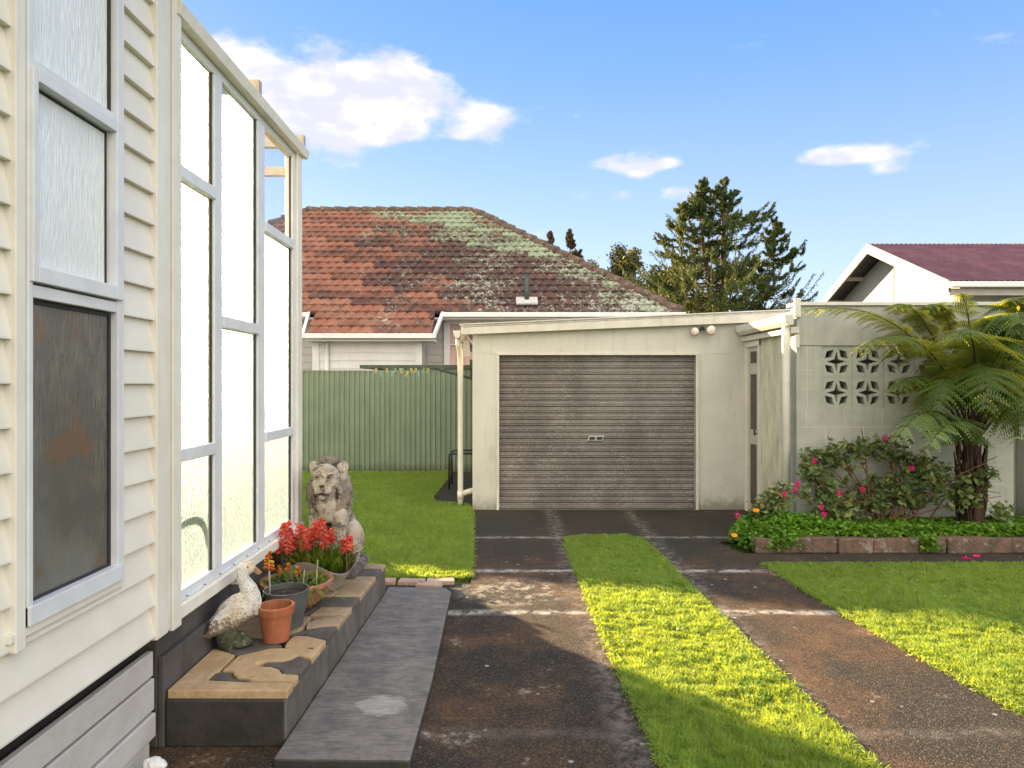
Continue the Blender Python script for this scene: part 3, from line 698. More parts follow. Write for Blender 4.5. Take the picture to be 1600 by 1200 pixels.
stone(uv([(340,657),(402,654),(410,674),(432,690),(470,693),(496,703),(292,694)]), S, z1=.250)
stone(uv([(440,574),(520,557),(600,537),(828,533)])+[(xr(3.44)+e,3.44),(xr(3.36)+e,3.36)]+uv([(740,570),(715,588),(665,599),(575,602),(535,614),(528,624),(560,628),(610,631),(650,644),(662,664)])+[(xr(3.17)+e,3.17),(xr(3.10)+e,3.10)]+uv([(505,701),(478,689),(437,684),(418,668),(410,650),(358,649)]), T)
stone(uv([(743,574)])+[(xr(3.35)+e,3.35),(xr(3.18)+e,3.18)]+uv([(666,661),(655,640),(612,627),(562,623),(577,606),(666,604),(718,592)]), S, z1=.250)
stone([(XL+.004,3.495)]+uv([(345,540),(428,566),(520,552),(598,532),(655,528),(668,520),(560,486),(420,470)])+[(XL+.004,3.66)], S, z1=.249)
stone(uv([(672,529),(680,512),(700,490),(722,476),(790,476)])+[(xr(3.60)+e,3.60),(xr(3.45)+e,3.45)], T)
stone(uv([(690,470),(780,442),(850,432)])+[(xr(3.82)+e,3.82),(xr(3.61)+e,3.61)]+uv([(800,476),(770,466),(735,468)]), S, z1=.250)
stone(uv([(780,410),(870,384)])+[(xr(3.99)+e,3.985),(xr(3.83)+e,3.83)]+uv([(850,429),(780,439)]), W_)
stone([(XL+.004,3.67),(-1.27,3.63),(-1.13,3.72),(-1.12,3.80),(-1.13,3.985),(XL+.004,3.985)], W_, z1=.248)
yy = 3.99
k = 0
while yy < YB-.02:
    y2 = min(yy+(.15,.20,.13,.18)[k % 4], YB+.01); xm = (-1.15,-1.22,-1.1,-1.28)[k % 4]
    stone([(xm,yy),(xr(yy)+e,yy),(xr(y2)+e,y2-.005),(xm+.03,y2-.005)], (W_, S, W_, W_)[k % 4])
    stone([(XL,yy),(xm-.008,yy),(xm+.022,y2-.005),(XL,y2-.005)], (S, W_, W_, T)[k % 4]); yy = y2; k += 1
# concrete slab beside it
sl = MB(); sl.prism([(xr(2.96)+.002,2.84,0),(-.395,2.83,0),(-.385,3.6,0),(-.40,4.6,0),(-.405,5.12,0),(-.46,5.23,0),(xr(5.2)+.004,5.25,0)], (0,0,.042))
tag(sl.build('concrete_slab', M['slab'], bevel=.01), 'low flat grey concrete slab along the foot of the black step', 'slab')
sl = MB(); sl.prism([(xr(2.96)+.01,2.83,0),(xr(2.96)+.01,2.86,0),(-.40,2.86,0),(-.40,2.82,0)], (0,0,.02))
# brick pavers at the lawn edge
for i, (x, y, w, a) in enumerate([(-.99,5.47,.22,3),(-.75,5.46,.21,-4),(-.52,5.47,.22,5),(-.60,5.37,.2,-8)]):
    c, s = math.cos(R(a)), math.sin(R(a))
    pl = [(x+c*u-s*v, y+s*u+c*v, .0) for u, v in ((-w/2,-.05),(w/2,-.05),(w/2,.05),(-w/2,.05))]
    tag(MB().prism(pl, (0,0,.035)).build('paving_brick', M['pink_paver'], bevel=.006),
        ['pinkish paving brick nearest the step at the lawn edge','pinkish paving brick in the middle of the short row at the lawn edge','pinkish paving brick beside the driveway at the lawn edge','odd pinkish brick lying askew in front of the short row'][i], 'brick', 'paving bricks at the lawn edge')

# ------------------------------------------------------------------ duck
dk = Vector((-1.408, 3.50, .252))
duck = thing('duck_statue', dk, 'flaking white duck statue with orange bill standing on the paving', 'statue')
def D(x, z, y=0): return dk+Vector((x*.92, y+x*.5, z))
blob('body', [('e', D(.015,.172), (.120,.072,.080), (0,-44,24)), ('e', D(-.03,.135), (.085,.064,.058), (0,-24,24)), ('e', D(.09,.225), (.056,.056,.078), (0,-8,24)),
    ('c', D(-.05,.12), D(-.125,.083), .040, .008), ('c', D(-.05,.115,-.02), D(-.108,.085,-.035), .026, .008), ('c', D(.085,.28), D(.055,.345), .044, .029), ('c', D(.055,.345), D(.062,.385), .029, .031),
    ('e', D(.075,.398), (.043,.032,.036), (0,10,24)), ('c', D(.09,.25), D(.10,.17), .05, .04)], M['duck'], duck, .006, 4, .0028, 40)
blob('bill', [('c', D(.104,.394,-.004), D(.140,.366,-.008), .014, .008), ('c', D(.104,.382,-.004), D(.132,.361,-.008), .011, .008)], M['duck_beak'], duck, .0035, 2)
blob('wing', [('e', D(.0,.165,-.062), (.098,.014,.052), (0,-42,24)), ('c', D(-.05,.12,-.06), D(-.10,.09,-.05), .022, .007), ('c', D(-.03,.11,-.062), D(-.085,.082,-.052), .018, .006)], M['duck'], duck, .005, 2, .003, 45)
blob('eye', [('e', D(.088,.405,-.031), (.006,.004,.006))], M['eye_dark'], duck, .0025, 1)
blob('base', [('c', D(-.03,.07), D(-.01,.02), .045, .05), ('e', D(.02,.018), (.090,.055,.024)), ('c', D(.04,.05), D(.105,.014,-.03), .026, .014), ('c', D(.02,.04,-.03), D(.085,.012,-.055), .022, .012), ('e', D(-.01,.055), (.062,.048,.045))], M['mossy_base'], duck, .005, 3, .003, 45)

# ------------------------------------------------------------------ lion
ln = Vector((-1.262, 4.90, .252))
lion = thing('lion_statue', ln, 'weathered cast stone lion statue sitting upright behind the flower pots', 'statue')
def Lp(x, z, y=0): return ln+Vector((x, y, z+.06))
blob('body', [('c', Lp(-.070,.02,-.07), Lp(-.085,.36,-.04), .043, .056), ('c', Lp(.074,.02,-.07), Lp(.080,.36,-.04), .045, .058),
    ('e', Lp(-.072,.015,-.095), (.048,.062,.030)), ('e', Lp(.076,.015,-.095), (.048,.062,.030)),
    ('e', Lp(0,.43,.04), (.130,.11,.13)), ('c', Lp(0,.40,.08), Lp(.03,.16,.27), .11, .14),
    ('e', Lp(.125,.13,.17), (.085,.13,.15)), ('e', Lp(-.075,.13,.20), (.09,.13,.15)), ('e', Lp(.150,.03,.05), (.050,.10,.038)), ('e', Lp(-.145,.03,.10), (.045,.09,.035)),
    ('e', Lp(0,.44,-.075), (.080,.055,.10)), ('e', Lp(0,.375,-.075), (.048,.040,.075)), ('c', Lp(0,.42,0), Lp(0,.60,-.02), .12, .10)], M['lion'], lion, .009, 3, .004, 25)
curl = []
r2 = random.Random(3)
for ring, (ra, rb, ry) in enumerate(((.152,.175,.00),(.128,.150,-.045),(.098,.125,-.075))):
    for k in range(30-4*ring):
        th = math.radians(-158+316*(k+.5*(ring % 2))/(29-4*ring))      # 0 = straight down, up both sides to the ears
        x = math.sin(th)*ra; zz = .495-math.cos(th)*rb
        if ring == 2 and abs(th) < .55: continue
        dxx, dzz = math.sin(th)*.022+math.cos(th)*.010*(1 if th > 0 else -1)*-1, -.030-.012*math.cos(th)
        curl.append(('c', Lp(x-dxx*.4, zz-dzz*.4, ry-.012), Lp(x+dxx*.7, zz+dzz*.7, ry+.004), .018+.004*r2.random(), .009))
blob('mane', [('e', Lp(0,.50,.035), (.160,.085,.185)), ('e', Lp(0,.41,.02), (.125,.085,.13)), ('e', Lp(0,.60,.03), (.14,.09,.11)),
    ('e', Lp(0,.735,.0), (.070,.06,.032)), ('e', Lp(-.04,.748,-.02), (.028,.04,.024)), ('e', Lp(.04,.748,-.02), (.028,.04,.024)), ('e', Lp(0,.76,-.03), (.028,.04,.022))]+curl, M['lion_mane'], lion, .0065, 1, .004, 45)
def Lh(x, z, y=0): return Lp(x*1.08, .60+(z-.61)*1.15, y*1.1-.018)
blob('head', [('e', Lh(0,.635,-.075), (.095,.085,.095)), ('e', Lh(0,.575,-.125), (.058,.06,.045)), ('e', Lh(-.028,.565,-.15), (.032,.035,.026)), ('e', Lh(.028,.565,-.15), (.032,.035,.026)),
    ('e', Lh(0,.60,-.155), (.030,.03,.02)), ('c', Lh(0,.68,-.13), Lh(0,.61,-.165), .028, .024), ('e', Lh(0,.525,-.135), (.036,.035,.025)),
    ('e', Lh(-.045,.665,-.142), (.030,.018,.012), (0,12,0)), ('e', Lh(.045,.665,-.142), (.030,.018,.012), (0,-12,0)),
    ('e', Lh(-.055,.60,-.115), (.035,.035,.035)), ('e', Lh(.055,.60,-.115), (.035,.035,.035)), ('e', Lh(-.04,.638,-.148), (.016,.010,.008)), ('e', Lh(.04,.638,-.148), (.016,.010,.008)),
    ('e', Lh(0,.69,-.10), (.07,.06,.04))], M['lion'], lion, .006, 2, .003, 45)
for s in (-1, 1):
    blob('ear', [('e', Lp(s*.108,.700,-.02), (.036,.020,.040)), ('e', Lp(s*.085,.69,-.03), (.030,.022,.034)), ('c', Lp(s*.09,.62,-.02), Lp(s*.105,.68,-.02), .036, .03)], M['lion'], lion, .006, 2, .002, 40)
    blob('eye', [('e', Lh(s*.04,.648,-.158), (.014,.006,.006))], M['eye_dark'], lion, .003, 1)
blob('nose', [('e', Lh(0,.598,-.178), (.020,.010,.011))], M['eye_dark'], lion, .003, 1)
blob('mouth', [('c', Lh(-.035,.545,-.166), Lh(0,.550,-.178), .004, .005), ('c', Lh(.035,.545,-.166), Lh(0,.550,-.178), .004, .005)], M['eye_dark'], lion, .003, 0)
MB().box(ln.x-.19, ln.x+.23, ln.y-.19, ln.y+.28, .252, .318).build('plinth', M['lion_plinth'], lion, bevel=.02)

# ------------------------------------------------------------------ pots
def ringpot(c, rb, rt, h, wall=.008, lip=0, liph=.0):
    p = [(0,0),(rb,0),(rb,.002)]
    if lip: p += [(rt-(rt-rb)*liph/h-.002, h-liph), (rt-(rt-rb)*liph/h+lip, h-liph+.001), (rt+lip, h-.004), (rt+lip-.004, h)]
    else: p += [(rt-.002, h-.006), (rt+.003, h-.004), (rt+.003, h)]
    p += [(rt-wall, h), (rt-wall-.002, h*.55), (rb-wall, .01), (0,.01)]
    return MB().lathe(p, c, 48)
z0 = .253
pc = Vector((-1.21, 3.60, z0))
pot = thing('terracotta_pot', pc, 'empty terracotta pot with thick rim right beside the duck', 'pot')
ringpot(pc, .066, .092, .185, .010, .006, .045).build('pot_body', M['terracotta'], pot, smooth=False, auto=35)
MB().lathe([(0,.13),(.078,.13)], pc, 32).build('soil', M['soil'], pot)
pc = Vector((-1.228, 3.825, z0))
gp = thing('plastic_pot', pc, 'dark grey-green plastic pot of soil behind the empty terracotta pot', 'pot')
ringpot(pc, .088, .122, .20, .006).build('pot_body', M['grey_pot'], gp, auto=35)
MB().lathe([(0,.175),(.05,.18),(.10,.172),(.117,.17)], pc, 32).build('soil', M['soil'], gp, smooth=True)
# its flowering stem (growing in the pot)
st = MB().tube([pc+Vector((-.075,-.05,.17)), pc+Vector((-.078,-.05,.28)), pc+Vector((-.08,-.05,.40))], [.007,.006,.003], 8)
st.build('flower_stem', M['pale_stalk'], gp, smooth=True)
def bells(name, base, h, r, n, size, mat, parent, seed):
    rr = np.random.default_rng(seed); mb = MB()
    for k in range(n):
        a = rr.uniform(0, 6.28); z = h*k/n; q = r*(1-.45*k/n); b = Vector(base)+Vector((0,0,z))
        d = Vector((math.cos(a)*q, math.sin(a)*q, -size*.4)); mb.tube([b, b+d*.5, b+d*.85, b+d], [size*.12, size*.26, size*.22, size*.30], 5)
    return mb.build(name, mat, parent)
bells('flower_head', pc+Vector((-.08,-.05,.33)), .10, .030, 22, .030, M['orange_flower'], gp, 3)
# terracotta bowl with fleshy leaves
pc = Vector((-1.268, 4.15, z0))
tb = thing('terracotta_bowl', pc, 'wide terracotta bowl of fleshy green leaves between grey pot and mauve planter', 'planter')
MB().lathe([(0,0),(.10,0),(.16,.05),(.195,.12),(.205,.135),(.215,.137),(.216,.16),(.205,.163),(.19,.158),(.17,.11),(0,.11)], pc, 56).build('pot_body', M['terracotta_bowl'], tb, auto=50)
MB().lathe([(0,.14),(.12,.145),(.19,.135)], pc, 32).build('soil', M['soil'], tb, smooth=True)
def blades(name, n, c, rx, ry, h, w, mat, parent, seed, lean=.6, droop=.2, segs=4):
    rr = np.random.default_rng(seed); V = []; Fc = []; rn = []
    for k in range(n):
        a = rr.uniform(0, 6.28); q = math.sqrt(rr.random()); bx = c[0]+math.cos(a)*rx*q; by = c[1]+math.sin(a)*ry*q
        L = h*rr.uniform(.6, 1.15); da = a+rr.normal(0, .8); le = lean*rr.uniform(.2, 1.2)*(.35+q); wd = w*rr.uniform(.7, 1.2)
        side = Vector((-math.sin(da), math.cos(da), 0)); b0 = len(V)
        for i in range(segs+1):
            t = i/segs; p = Vector((bx+math.cos(da)*le*L*t**1.3, by+math.sin(da)*le*L*t**1.3, c[2]+L*t*(1-.3*le*t)-droop*L*t*t*le))
            ww = wd*(1-t**2.2)*(.75+.5*min(1, t*3))/1.0+.0004
            V += [p-side*ww, p+Vector((0,0,-ww*.35)), p+side*ww]
        for i in range(segs):
            for j in (0, 1): Fc.append([b0+i*3+j, b0+i*3+j+1, b0+(i+1)*3+j+1, b0+(i+1)*3+j]); rn.append(0)
        r0 = rr.random()
        for j in range(segs*2): rn[-1-j] = r0
    return mkmesh(name, np.array([tuple(v) for v in V]), np.array(Fc), mat, parent, smooth=True, rnd=rn)
tag(blades('leaves', 170, (pc.x, pc.y, pc.z+.135), .18, .18, .11, .0075, M['succulent'], tb, 11, lean=1.5, droop=.55))
for dx_, dy_, hh in ((-.10,-.02,.13),(-.06,.02,.14),(.02,-.05,.14)):
    MB().tube([pc+Vector((dx_,dy_,.14)), pc+Vector((dx_,dy_,.14+hh*.7))], .003, 6).build('flower_stem', M['stalk'], tb)
    bells('flower_head', pc+Vector((dx_,dy_,.14+hh*.5)), .05, .018, 16, .018, M['orange_flower'], tb, int(hh*1000))
for dx_, dy_, hh in ((.13,-.05,.15),(.06,-.08,.10)): MB().tube([pc+Vector((dx_,dy_,.14)), pc+Vector((dx_+.01,dy_,.14+hh))], .0035, 6).build('bare_stalk', M['pale_stalk'], tb)
# mauve planter with a wavy lip
pc = Vector((-1.22, 4.50, z0))
mp_ = thing('mauve_planter', pc, 'mauve planter with wavy rim full of coral red flowers before the lion', 'planter')
def mauve():
    mb = MB(); n = 72; prof = [(.0,.0,0),(.12,.0,0),(.14,.02,0),(.20,.11,.6),(.245,.17,1),(.250,.172,1),(.243,.165,1),(.205,.11,.6),(.12,.03,0),(0,.03,0)]
    vs = []
    for r_, z_, wv in prof:
        for k in range(n):
            q = 2*math.pi*k/n; f = 1+.04*wv*math.cos(2*q)
            vs.append(pc+Vector((r_*f*math.cos(q)*.98, r_*f*math.sin(q)*.78, z_*1.02+wv*(.045*math.cos(3*(q+1.80))+.006*math.cos(q)))))
    m = len(prof); fs = [(i*n+k, i*n+(k+1) % n, (i+1)*n+(k+1) % n, (i+1)*n+k) for i in range(m-1) for k in range(n)]
    return mb.add(vs, fs)
mauve().build('pot_body', M['mauve_pot'], mp_, smooth=True)
MB().lathe([(0,.12),(.10,.125),(.2,.11)], pc, 36, 1, .8).build('soil', M['soil'], mp_, smooth=True)
blades('leaves', 300, (pc.x-.01, pc.y+.02, pc.z+.11), .19, .12, .21, .009, M['strap'], mp_, 12, lean=.65, droop=.15)
rr = random.Random(5)
for k in range(24):
    x = -.22+.28*rr.random(); y = rr.uniform(-.10, .10); hh = .21+.10*rr.random()
    if k > 19: x = .14+.09*rr.random(); hh = .17+.05*rr.random()
    if k < 3: x = -.24+.05*rr.random(); hh = .20
    b = pc+Vector((x, y, .12)); tpt = b+Vector((rr.uniform(-.02,.02), 0, hh))
    MB().tube([b, (b+tpt)/2, tpt], [.0035,.003,.0025], 5).build('flower_stem', M['stalk'], mp_)
    bells('flower_head', tpt-Vector((0,0,.06)), .085, .038, 32, .021, M['red_flower'], mp_, 50+k)
# small white rough ornament at the very bottom of the frame
blob('white_ornament', [('e', (-1.405,2.73,.06), (.030,.03,.05)), ('e', (-1.43,2.73,.075), (.02,.02,.03)), ('e', (-1.38,2.735,.072), (.02,.02,.028)), ('c', (-1.40,2.73,0), (-1.40,2.73,.05), .035, .03)], M['white_ornament'], None, .005, 1, .006, 60)
tag(bpy.data.objects['white_ornament'], 'small rough white ornament low beside the grey base boards', 'ornament')

# ------------------------------------------------------------------ garage
gar = thing('garage', (1.3, 10.0, 0), 'flat-roofed cream garage with a closed weathered roller door', 'garage')
YF = 8.67; GX0, GX1 = -.42, 3.05; DX0, DX1 = (780-790)/F*YF, (1087-790)/F*YF; DZ = 1.6+45/F*YF
def gtop(x): return 2.30+(x-GX0)*(.16/3.6)
fw = MB(); fw.prism([(GX0,YF,.0),(GX1+2.5,YF,.0),(GX1+2.5,YF,gtop(GX1+2.5)),(GX0,YF,gtop(GX0))], (0,.09,0), holes=[[(DX0,YF,.001),(DX0,YF,DZ),(DX1,YF,DZ),(DX1,YF,.001)]])
fw.build('front_wall', M['garage_wall'], gar)
MB().prism([(GX0,YF+.09,0),(GX0+.1,YF+.09,0),(GX0+.1,13.2,0),(GX0,13.2,0)], (0,0,2.28)).box(GX0+.1,GX1+2.4,13.1,13.2,0,2.4).box(GX1+2.4,GX1+2.5,YF+.09,13.2,0,2.5).build('side_wall', M['garage_wall'], gar)
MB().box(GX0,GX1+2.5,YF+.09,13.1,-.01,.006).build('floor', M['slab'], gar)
# sheet joints (fibre cement battens, nearly flush)
zc = 1.6+18/F*YF
bt = MB().box(GX0-.001, DX0-.05, YF-.004, YF+.0, DZ+.03, DZ+.036).box(DX1+.05, GX1, YF-.004, YF, DZ+.02, DZ+.026).box(DX1-.29, DX1-.284, YF-.004, YF, DZ+.06, gtop(2.2)).box(DX1+.075, DX1+.081, YF-.004, YF, 0.02, DZ)
bt.build('joint', M['garage_trim'], gar)
rf = MB(); rx0, rx1 = GX0-.14, 3.80
rf.prism([(rx0,YF-.10,gtop(rx0)+.02),(rx1,YF-.10,gtop(rx1)+.02),(rx1,YF-.10,gtop(rx1)+.045),(rx0,YF-.10,gtop(rx0)+.045)], (0,4.7,0)); rf.build('roof', M['lead'], gar)
fa = MB(); fa.prism([(rx0,YF-.10,gtop(rx0)-.075),(rx1,YF-.10,gtop(rx1)-.085),(rx1,YF-.10,gtop(rx1)+.02),(rx0,YF-.10,gtop(rx0)+.015)], (0,.025,0)); fa.build('fascia', M['garage_trim'], gar, bevel=.003)
cp = MB(); cp.prism([(rx0-.02,YF-.115,gtop(rx0)+.047),(rx1,YF-.115,gtop(rx1)+.047),(rx1,YF-.115,gtop(rx1)+.062),(rx0-.02,YF-.115,gtop(rx0)+.060)], (0,.08,0)); cp.build('roof_edge', M['garage_trim'], gar)
sf = MB(); sf.prism([(rx0+.03,YF-.074,gtop(rx0)-.02),(rx1,YF-.074,gtop(rx1)-.02),(rx1,YF-.074,gtop(rx1)+.015),(rx0+.03,YF-.074,gtop(rx0)+.015)], (0,.07,0)); sf.build('soffit', M['garage_trim'], gar)
# door frame + roller door
MB().box(DX0-.035, DX0, YF-.02, YF+.02, 0, DZ+.03).box(DX1, DX1+.035, YF-.02, YF+.02, 0, DZ+.03).box(DX0-.035, DX1+.035, YF-.023, YF+.02, DZ, DZ+.028).build('door_frame', M['garage_trim'], gar, bevel=.003)
rd = MB(); n = 24; sl_h = DZ/n; prof = []
for i in range(n):
    z = i*sl_h
    for a, b in ((0,.022),(.06,.004),(.16,0),(.30,.002),(.50,-.004),(.68,.002),(.84,0),(.94,.004)): prof.append((z+a*sl_h, b))
prof.append((DZ, .02)); xs = [DX0, DX1]
rd.add([(x, YF+.05+b, z) for z, b in prof for x in xs], [(i*2, i*2+1, i*2+3, i*2+2) for i in range(len(prof)-1)])
rdo = rd.build('roller_door', M['roller'], gar)
MB().box(DX0, DX1, YF+.035, YF+.055, .012, .055).build('bottom_rail', M['roller'], rdo, bevel=.004)
MB().box(DX0, DX1, YF+.075, YF+.08, 0, DZ).build('door_backing', M['roller'], rdo)
hx = (932-790)/F*YF; hz = 1.6-85/F*YF
MB().prism([(hx-.115,YF+.028,hz-.032),(hx+.085,YF+.028,hz-.032),(hx+.105,YF+.028,hz+.030),(hx-.085,YF+.028,hz+.030)], (0,.02,0)).build('handle_plate', M['handle_steel'], rdo, bevel=.003)
h2 = MB().prism([(hx-.095,YF+.022,hz-.020),(hx-.022,YF+.022,hz-.020),(hx-.022,YF+.022,hz+.018),(hx-.080,YF+.022,hz+.018)], (0,.007,0)); h2.prism([(hx+.012,YF+.022,hz-.020),(hx+.072,YF+.022,hz-.020),(hx+.088,YF+.022,hz+.018),(hx+.012,YF+.022,hz+.018)], (0,.007,0))
h2.lathe([(0,0),(.012,0),(.012,.01)], (hx-.004, YF+.02, hz-.005), 10).build('handle', M['handle'], rdo)
# gutter and downpipe at the left
gx = GX0-.14
gu = MB(); gu.prism([(gx-.10,YF-.12,2.27),(gx-.005,YF-.12,2.27),(gx-.005,YF-.12,2.235),(gx-.02,YF-.12,2.18),(gx-.055,YF-.12,2.17),(gx-.085,YF-.12,2.20)], (0,4.6,0)); gu.build('gutter', M['garage_trim'], gar, bevel=.004)
MB().tube([(gx-.045,YF+.1,2.18),(gx-.045,YF+.1,2.10),(gx-.035,YF+.22,2.02),(gx-.03,YF+.25,1.90),(gx-.03,YF+.25,.12),(gx-.03,YF+.25,.02)], [.036]*6, 16).build('downpipe', M['pipe_paint'], gar, smooth=True)
MB().tube([(gx-.03,YF+.25,.16),(gx+.10,YF+.25,.20),(gx+.14,YF+.25,.21)], .038, 12).tube([(gx-.03,YF+.25,.10),(gx-.03,YF+.25,.20)], .043, 14).build('pipe_branch', M['pipe_paint'], gar, smooth=True)
MB().box(gx+.02, gx+.10, YF+.02, YF+.08, 1.95, 2.17).build('gutter_bracket', M['barge'], gar)
# floodlight pair
fx, fz = (1096-790)/F*YF, 1.6+88/F*YF
fl = thing('floodlight', (fx, YF-.02, fz-.05), 'twin chrome floodlight under the garage roof edge', 'light')
MB().lathe([(0,0),(.028,0),(.028,.03),(.012,.04)], (fx, YF-.04, fz-.03), 14).tube([(fx,YF-.045,fz-.02),(fx-.07,YF-.07,fz-.04)], .012, 8).tube([(fx,YF-.045,fz-.02),(fx+.03,YF-.06,fz-.03)], .012, 8).build('bracket', M['dark_metal'], fl, smooth=True)
def lamp(c, d, r):
    c = Vector(c); d = Vector(d).normalized(); path = [c-d*.09, c-d*.085, c-d*.05, c-d*.01, c+d*.0]; 
    o = MB().tube(path, [.012,.025,.035,r*.92,r], 20).build('lamp_head', M['lamp_shell'], fl, smooth=True)
    MB().tube([c+d*.001, c+d*.012, c+d*.018], [r*.95, r*.75, .004], 20).build('lens', M['floodglass'], o, smooth=True)
lamp((fx+.085, YF-.13, fz-.045), (.15,-1,-.18), .062); lamp((fx-.115, YF-.11, fz-.06), (-.75,-.9,-.25), .055)

# ------------------------------------------------------------------ side lean-to with door, corrugated wall, gutter, downpipe
shed = thing('side_lobby', (3.1, 7.9, 0), 'lobby with corrugated cladding and narrow brown door between garage and block wall', 'shed')
SX = 3.05; YW = 7.18
MB().box(SX+.03, SX+.10, YW+.14, YF, 0, 2.30).build('wall', M['garage_wall'], shed)
cg = MB(); ny = 160
cy0, cy1 = YW+.17, 8.16
cg.grid(lambda u, v: (SX+.008+.013*math.cos(u*(cy1-cy0)/.076*2*math.pi), cy0+u*(cy1-cy0), .02+v*2.16), ny, 1); cg.build('corrugated_cladding', M['corr_side'], shed, smooth=True)
MB().box(SX-.022, SX+.03, 8.16, 8.21, 0, 2.13).box(SX-.022, SX+.03, 8.58, 8.665, 0, 2.13).box(SX-.024, SX+.03, 8.16, 8.665, 2.06, 2.13).build('door_frame', M['garage_trim'], shed, bevel=.003)
dr = MB().box(SX+.0, SX+.03, 8.21, 8.58, .02, 2.06).build('door', M['brown_door'], shed)
pn = MB().box(SX-.006, SX-.001, 8.30, 8.49, .12, .86).box(SX-.006, SX-.001, 8.30, 8.49, 1.04, 1.72).box(SX-.006, SX-.001, 8.30, 8.49, 1.86, 2.0).build('door_panel', M['door_panel'], dr)
MB().tube([(SX-.05,8.235,.98),(SX-.05,8.235,1.05)], .012, 8).tube([(SX,8.235,1.0),(SX-.05,8.235,1.0)], .008, 8).build('handle', M['dark_metal'], dr)
MB().box(SX-.06, SX+.03, YW-.02, YF, 2.135, 2.20).build('fascia', M['garage_trim'], shed, bevel=.003)
gu = MB(); gx = SX-.075
gu.prism([(gx-.085,YW-.10,2.325),(gx+.015,YW-.10,2.325),(gx+.015,YW-.10,2.215),(gx-.03,YW-.10,2.205),(gx-.07,YW-.10,2.25)], (0,1.52,0)); gu.build('gutter', M['garage_trim'], shed, bevel=.008)
MB().tube([(SX-.095,YW+.02,2.22),(SX-.095,YW+.02,2.1),(SX-.093,YW+.02,.10)], .040, 16).build('downpipe', M['pipe_paint'], shed, smooth=True)
MB().box(SX-.06, 3.6, YW+.16, YF+.02, 2.32, 2.345).build('roof', M['lead'], shed)

# ------------------------------------------------------------------ block wall with breeze blocks
bw = thing('block_wall', (4.2, YW, 0), 'painted concrete block wall with star-pattern breeze blocks behind the tree fern', 'wall')
WX0, WX1 = 3.06, 5.25; BX0 = 3.32; BP = .3295; BZ0, BZ1 = 1.345, 2.004; NB = 5
BX1 = BX0+NB*BP
body = MB(); body.prism([(WX0,YW,0),(WX1,YW,0),(WX1,YW,2.0),(WX0,YW,2.0)], (0,.14,0), holes=[[(BX0,YW,BZ0),(BX0,YW,1.995),(BX1,YW,1.995),(BX1,YW,BZ0)]])
body.build('wall', M['block_paint'], bw)
MB().box(WX0, WX1+.3, YW-.006, YW+.15, 2.004, 2.42).build('lintel', M['block_paint'], bw, bevel=.004)
MB().box(WX0-.03, WX1+.6, YW-.035, YW+.20, 2.423, 2.46).box(WX0-.034, WX0+.03, YW-.038, YW+.0, 2.30, 2.50).box(WX0-.02, WX0+.02, YW-.03, YW+.0, 1.98, 2.12).build('coping', M['garage_trim'], bw, bevel=.004)
# mortar lines, tooled slightly proud
mj = MB(); z = .144; row = 0
while z < 1.34:
    mj.box(WX0+.01, WX1, YW-.0025, YW, z, z+.006)
    xx = WX0+(.10 if row % 2 else .30)
    while xx < WX1: mj.box(xx, xx+.006, YW-.0022, YW, z+.007, min(z+.2-.001, 1.34)); xx += .40
    z += .2; row += 1
mj.box(WX0+.01, BX0-.03, YW-.0025, YW, 1.545, 1.55).box(WX0+.01, BX0-.03, YW-.0025, YW, 1.745, 1.75).box(BX0-.15, BX0-.145, YW-.0022, YW, 1.35, 2.0)
mj.build('mortar_joint', M['garage_wall'], bw)
kite = [(-.378,.096),(-.316,.33),(-.082,.392),(-.143,.147)]
star = [(-.316,0),(-.07,.072),(0,.33),(.07,.072),(.316,0),(.07,-.072),(0,-.33),(-.07,-.072)]
for i in range(NB):
    for j in range(2):
        cx, cz = BX0+(i+.5)*BP, BZ0+(j+.5)*.3275; s = .325
        def q(p): return (cx+p[0]*s, YW+.012, cz+p[1]*s)
        hl = [[q(p) for p in star]]
        for sx in (1,-1):
            for sz in (1,-1): hl.append([q((p[0]*sx, p[1]*sz)) for p in kite])
        MB().prism([q(p) for p in ((-.5,-.5),(.5,-.5),(.5,.5),(-.5,.5))], (0,.09,0), holes=hl).build('breeze_block', M['block_paint'], bw)
MB().box(WX0+.1, WX1, YW+.7, YW+.74, 0, 2.4).build('inner_wall', M['brown_door'], bw)
MB().box(WX0+.1, WX1, YW+.15, YW+.7, 2.36, 2.40).build('inner_roof', M['brown_door'], bw)
# recess wall on the right with a dark pipe
rw = thing('recess_wall', (6.5, 8.1, 0), 'set-back block wall with a dark vertical pipe at the right edge', 'wall')
MB().box(5.0, 9, 8.1, 8.24, 0, 2.40).build('wall', M['block_paint'], rw)
MB().box(WX1+.004, WX1+.10, YW+.01, 8.095, 0, 2.0).build('wall', M['block_paint'], rw)
MB().tube([(6.02,8.05,.98),(6.02,8.05,2.0)], .03, 10).build('pipe', M['dark_metal'], rw)
MB().box(6.05, 8.9, 7.9, 8.09, 0, .95).build('ledge', M['block_paint'], rw)
# ------------------------------------------------------------------ bed edging
xx = 2.36; k = 0; lab = ['mossy end block of the brick edging where the lush plants spill over','reddish edging block second from the left end','reddish edging block third from the left end','edging block under the trailing yellow-green sprig','brown edging block right of the trailing sprig','darker edging block near the middle of the row','pale edging block near the right frame edge','edging block above the fallen pink petals','rightmost edging block in view','edging block beyond the pale one','edging block at the far right','edging block outside']
WD = [.42,.36,.33,.44,.26,.40,.22,.20,.35,.40,.40]
for i, w in enumerate(WD):
    o = MB().box(xx, xx+w-.003, 6.44+.012*math.sin(i*2.1), 6.56, 0, .143+.006*math.sin(i*1.7)).build('edging_brick', M['brick'], bevel=.012)
    b = o.data; tag(o, lab[i], 'brick', 'brick edging of the flower bed'); xx += w

